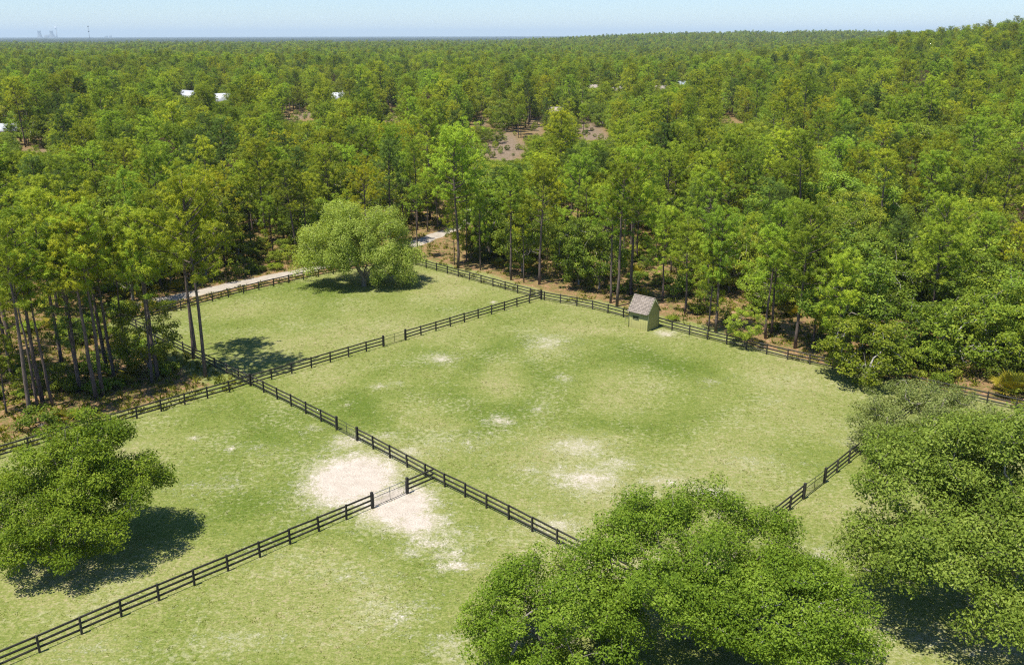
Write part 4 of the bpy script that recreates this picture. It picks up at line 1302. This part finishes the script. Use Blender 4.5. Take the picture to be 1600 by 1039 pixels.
def ground_cover():
    r = np.random.default_rng(12)
    Q = candidates(60, 185, lambda q: 0.66 + 0.004 * q, 34)
    ins = in_poly(Q[:, 0], Q[:, 1], OPEN)
    dE_ = dist_line(Q[:, 0], Q[:, 1], EDGE); rd = dist_line(Q[:, 0], Q[:, 1], ROAD)
    nz = fbm(Q[:, 0] / 4, Q[:, 1] / 4, 95, 3)
    left = Q[:, 0] < -18
    near_d = dist_line(Q[:, 0], Q[:, 1], DPTS[:5]) < 10
    ok = (~ins) & (dE_ > 0.3) & (rd > 1.8) & (nz > np.where(left, 0.30, 0.42)) & (~near_d | (r.uniform(size=len(Q)) < 0.4))
    tuft_field('weeds', 'low yellow green weeds on the forest floor', Q[ok], 0.46, 14, 'weeds', 0.20, 0.06, 0.5)
    Q = np.column_stack([r.uniform(-60, 60, 56000), r.uniform(40, 150, 56000)])
    ins = in_poly(Q[:, 0], Q[:, 1], OPEN)
    px = 800 + FPX * Q[:, 0] / (Q[:, 1] * CP + CAMH * SP)
    nz = fbm(Q[:, 0] / 2.2, Q[:, 1] / 2.2, 97, 3)
    ok = ins & (px > -30) & (px < 1630) & (nz + r.uniform(-.25, .25, len(Q)) > 0.50)
    dF = np.minimum.reduce([dist_line(Q[:, 0], Q[:, 1], l) for l in ([A_START, AB], [O_, B_END], [O_, CD], [F_END, O_], HPTS, DPTS, [BE, ED])])
    ok &= sand_at(Q[:, 0], Q[:, 1]) < 0.5
    ok |= ins & (dF < 0.35) & (px > -30) & (px < 1630)
    tuft_field('grass', 'short tufted pasture grass in the paddocks', Q[ok], 0.085, 6, 'grass', 0.09, 0.02, 0.62)
ground_cover()

# ------------------------------------------------------------------ woods far beyond, reaching the horizon
def far_woods():
    az = np.radians(np.linspace(-40, 40, 500))
    rr = np.geomspace(3000, 40000, 60)
    A, R_ = np.meshgrid(az, rr)
    x = R_ * np.sin(A); y = R_ * np.cos(A)
    rs2 = np.random.default_rng(3)
    z = terrain(x, y) + 9 + 5.0 * rs2.uniform(0, 1, x.shape) * smooth(40000, 3000, R_)
    i = np.arange(x.size).reshape(x.shape)
    q = np.stack([i[:-1, :-1], i[:-1, 1:], i[1:, 1:], i[1:, :-1]], -1).reshape(-1, 4)
    m = plain_mat('far_canopy', (0.012, 0.022, 0.010), (0.026, 0.040, 0.014), 1.0, 0.02)
    tag(link('far_forest', mesh_np('far_forest', np.stack([x.ravel(), y.ravel(), z.ravel()], 1), q, [m])), 'blue green woods along the horizon', kind='stuff')
far_woods()

# ------------------------------------------------------------------ houses
RM = {'white': plain_mat('white_metal_roof', (0.34, 0.36, 0.40), (0.48, 0.50, 0.54), 0.5, 0.6),
      'tan': plain_mat('tan_roof', (0.24, 0.20, 0.17), (0.34, 0.29, 0.25), 0.8, 0.6),
      'grey': plain_mat('grey_roof', (0.20, 0.24, 0.27), (0.28, 0.32, 0.35), 0.7, 0.6)}
HWALL = plain_mat('house_wall', (0.30, 0.28, 0.25), (0.40, 0.38, 0.34), 0.8, 0.7)
HGLASS = plain_mat('house_glass', (0.02, 0.03, 0.04), (0.05, 0.06, 0.07), 0.15, 0.7)
def house(px, py, w, d, he, hr, turn, rf, label):
    x, y = ground_at(px, py)
    z = float(terrain(x, y))
    root = thing('house', label, 'house', (x, y, z), turn, 'houses among the trees')
    X_, Y_ = w / 2, d / 2
    v = [(-X_,-Y_,-.5),(X_,-Y_,-.5),(X_,Y_,-.5),(-X_,Y_,-.5),(-X_,-Y_,he),(X_,-Y_,he),(X_,Y_,he),(-X_,Y_,he),(-X_,0,hr-.1),(X_,0,hr-.1)]
    m = MB(); m.add(v, [(0,1,5,4),(2,3,7,6)], [(1,2,6),(1,6,5),(5,6,9),(3,0,4),(3,4,7),(7,4,8)])
    link('wall', m.mesh('wall', HWALL), root)
    sl = math.atan2(hr - he, Y_); run = Y_ + 0.6; L = run / math.cos(sl)
    roof = link('roof', None, root)
    for sg in (-1, 1):
        R = np.array([[1, 0, 0], [0, math.cos(sl), sg * math.sin(sl)], [0, -sg * math.sin(sl), math.cos(sl)]])
        m = MB(); m.box((0, sg * run / 2, hr - run / 2 * math.tan(sl) + 0.08), (w + 1.0, L, 0.12), R)
        link('roof_slope', m.mesh('roof_slope', RM[rf]), roof)
    m = MB(); m.box((w * 0.28, 0.9, hr + 0.1), (0.7, 0.7, 1.3)); link('chimney', m.mesh('chimney', HWALL), roof)
    n = max(2, int(w / 4))
    for i in range(n):
        xx = -X_ + w * (i + 0.5) / n
        if i == n // 2:
            m = MB(); m.box((xx, -Y_ - .03, 1.05), (1.0, .06, 2.1)); link('door', m.mesh('door', HGLASS), root)
        else:
            wd = link('window', None, root, (xx, -Y_ - 0.03, 1.6))
            m = MB(); m.box((0, 0, 0), (1.3, .06, 1.1)); link('pane', m.mesh('pane', HGLASS), wd)
            m = MB()
            for zz in (-.6, .6): m.box((0, -.01, zz), (1.5, .1, .1))
            for xx2 in (-.7, .7): m.box((xx2, -.01, 0), (.1, .1, 1.1))
            link('frame', m.mesh('frame', RM['white']), wd)
for h in HOUSES: house(*h)

# ------------------------------------------------------------------ power station and mast on the horizon
CONC = plain_mat('concrete', (0.16, 0.17, 0.18), (0.24, 0.25, 0.26), 0.9, 0.02)
def horizon_xy(px, dist):
    a = math.atan((px - 800) / FPX * CP)
    return dist * math.sin(a), dist * math.cos(a)
def cooling_tower(px, dist, label):
    x, y = horizon_xy(px, dist)
    root = thing('cooling_tower', label, 'tower', (x, y, 0), 0, 'cooling towers on the horizon')
    zz = np.linspace(0, 1, 14)
    rad = 36 * np.sqrt(1 + ((zz - 0.78) / 0.62) ** 2)
    m = MB(); m.tube([(0, 0, z * 150) for z in zz], rad, 24, False); link('shell', m.mesh('shell', CONC, True), root)
    m = MB(); m.tube([(0, 0, 148), (0, 0, 152)], 38.5, 24, False); link('rim', m.mesh('rim', CONC, True), root)
cooling_tower(62, 23000, 'left hazy cooling tower on the horizon')
cooling_tower(81, 23000, 'right hazy cooling tower on the horizon beside the chimney')
x, y = horizon_xy(89, 23000)
root = thing('chimney_stack', 'slender pale chimney with white steam on the horizon', 'chimney', (x, y, 0))
m = MB(); m.tube([(0, 0, 0), (0, 0, 180)], [11, 7], 16); link('shaft', m.mesh('shaft', RM['tan'], True), root)
m = MB(); m.tube([(0, 0, 176), (0, 0, 184)], 8.5, 16); link('collar', m.mesh('collar', RM['white'], True), root)
steam_m = plain_mat('steam', (0.9, 0.9, 0.9), (0.95, 0.95, 0.95), 1.0, 0.05)
m = MB()
for k, (ox, oz, rr_) in enumerate(((-2, 196, 14), (-8, 210, 20), (4, 216, 16), (-16, 224, 14))):
    zz = np.linspace(-1, 1, 7); m.tube([(ox, 0, oz + z * rr_) for z in zz], np.sqrt(np.maximum(1 - zz ** 2, 0.02)) * rr_, 12)
tag(link('steam', m.mesh('steam', steam_m, True), None, (x, y, 0)), 'small white steam puff above the horizon chimney', 'steam', None, 'stuff')
x, y = horizon_xy(77, 23200)
root = thing('power_station', 'low hazy blocks of the power station under the cooling towers', 'building', (x, y, 0))
for i, (ox, w, hh) in enumerate(((-40, 120, 62), (60, 90, 78), (130, 60, 45))):
    m = MB(); m.box((ox, 0, hh / 2), (w, 60, hh)); link('block', m.mesh('block', CONC), root)
    m = MB(); m.box((ox, 0, hh + 3), (w * .6, 40, 6)); link('penthouse', m.mesh('penthouse', CONC), root)
x, y = horizon_xy(170, 26000)
root = thing('power_station', 'faint small blocks on the horizon right of the mast', 'building', (x, y, 0))
for i, (ox, w, hh) in enumerate(((-70, 60, 50), (40, 40, 60))):
    m = MB(); m.box((ox, 0, hh / 2), (w, 60, hh)); link('block', m.mesh('block', CONC), root)
# lattice mast
dist = 6500.0
x, y = horizon_xy(139.5, dist)
root = thing('radio_mast', 'thin lattice mast with two dark antenna rings on the left horizon', 'mast', (x, y, 0))
MH = 96.0
for k in range(3):
    a = k * 2.094
    m = MB(); m.tube([(2.2 * math.cos(a), 2.2 * math.sin(a), 0), (0.9 * math.cos(a), 0.9 * math.sin(a), MH)], 0.28, 4); link('leg', m.mesh('leg', CONC), root)
m = MB()
for i in range(24):
    z0_, z1_ = MH * i / 24, MH * (i + 1) / 24
    q0, q1 = 2.2 - 1.3 * i / 24, 2.2 - 1.3 * (i + 1) / 24
    for k in range(3):
        a, b = k * 2.094, (k + 1) * 2.094
        m.tube([(q0 * math.cos(a), q0 * math.sin(a), z0_), (q1 * math.cos(b), q1 * math.sin(b), z1_)], 0.12, 3)
link('bracing', m.mesh('bracing', CONC), root)
DK = plain_mat('antenna_grey', (0.05, 0.05, 0.06), (0.08, 0.08, 0.09), 0.6)
for z in (62, 92):
    m = MB(); m.tube([(0, 0, z), (0, 0, z + 5)], 4.2, 12); link('antenna_ring', m.mesh('antenna_ring', DK, True), root)

# ------------------------------------------------------------------ the air
def haze():
    m = bpy.data.materials.new('haze_air'); m.use_nodes = True
    nt = m.node_tree; nt.nodes.clear()
    out = nt.nodes.new('ShaderNodeOutputMaterial')
    v = nt.nodes.new('ShaderNodeVolumePrincipled')
    v.inputs['Color'].default_value = (0.70, 0.87, 1.0, 1)
    v.inputs['Density'].default_value = 5.5e-5
    v.inputs['Anisotropy'].default_value = 0.0
    nt.links.new(v.outputs[0], out.inputs['Volume'])
    mb = MB(); mb.box((0, 18000, 130), (92000, 58000, 320))
    o = tag(link('haze', mb.mesh('haze', m)), 'thin blue haze over the far woods', kind='stuff')
haze()

# ------------------------------------------------------------------ labels: neighbours that read alike are told apart by distance
same = {}
for o in COL.objects:
    if o.parent is None and 'percent across' in str(o.get('label', '')):
        same.setdefault(o['label'], []).append(o)
for lab, lst in same.items():
    lst.sort(key=lambda o: math.hypot(o.location.x, o.location.y))
    words_ = {2: ('nearer', 'farther'), 3: ('nearest', 'middle', 'farthest')}.get(len(lst))
    if words_:
        for o, w_ in zip(lst, words_): o['label'] = w_ + ' ' + lab
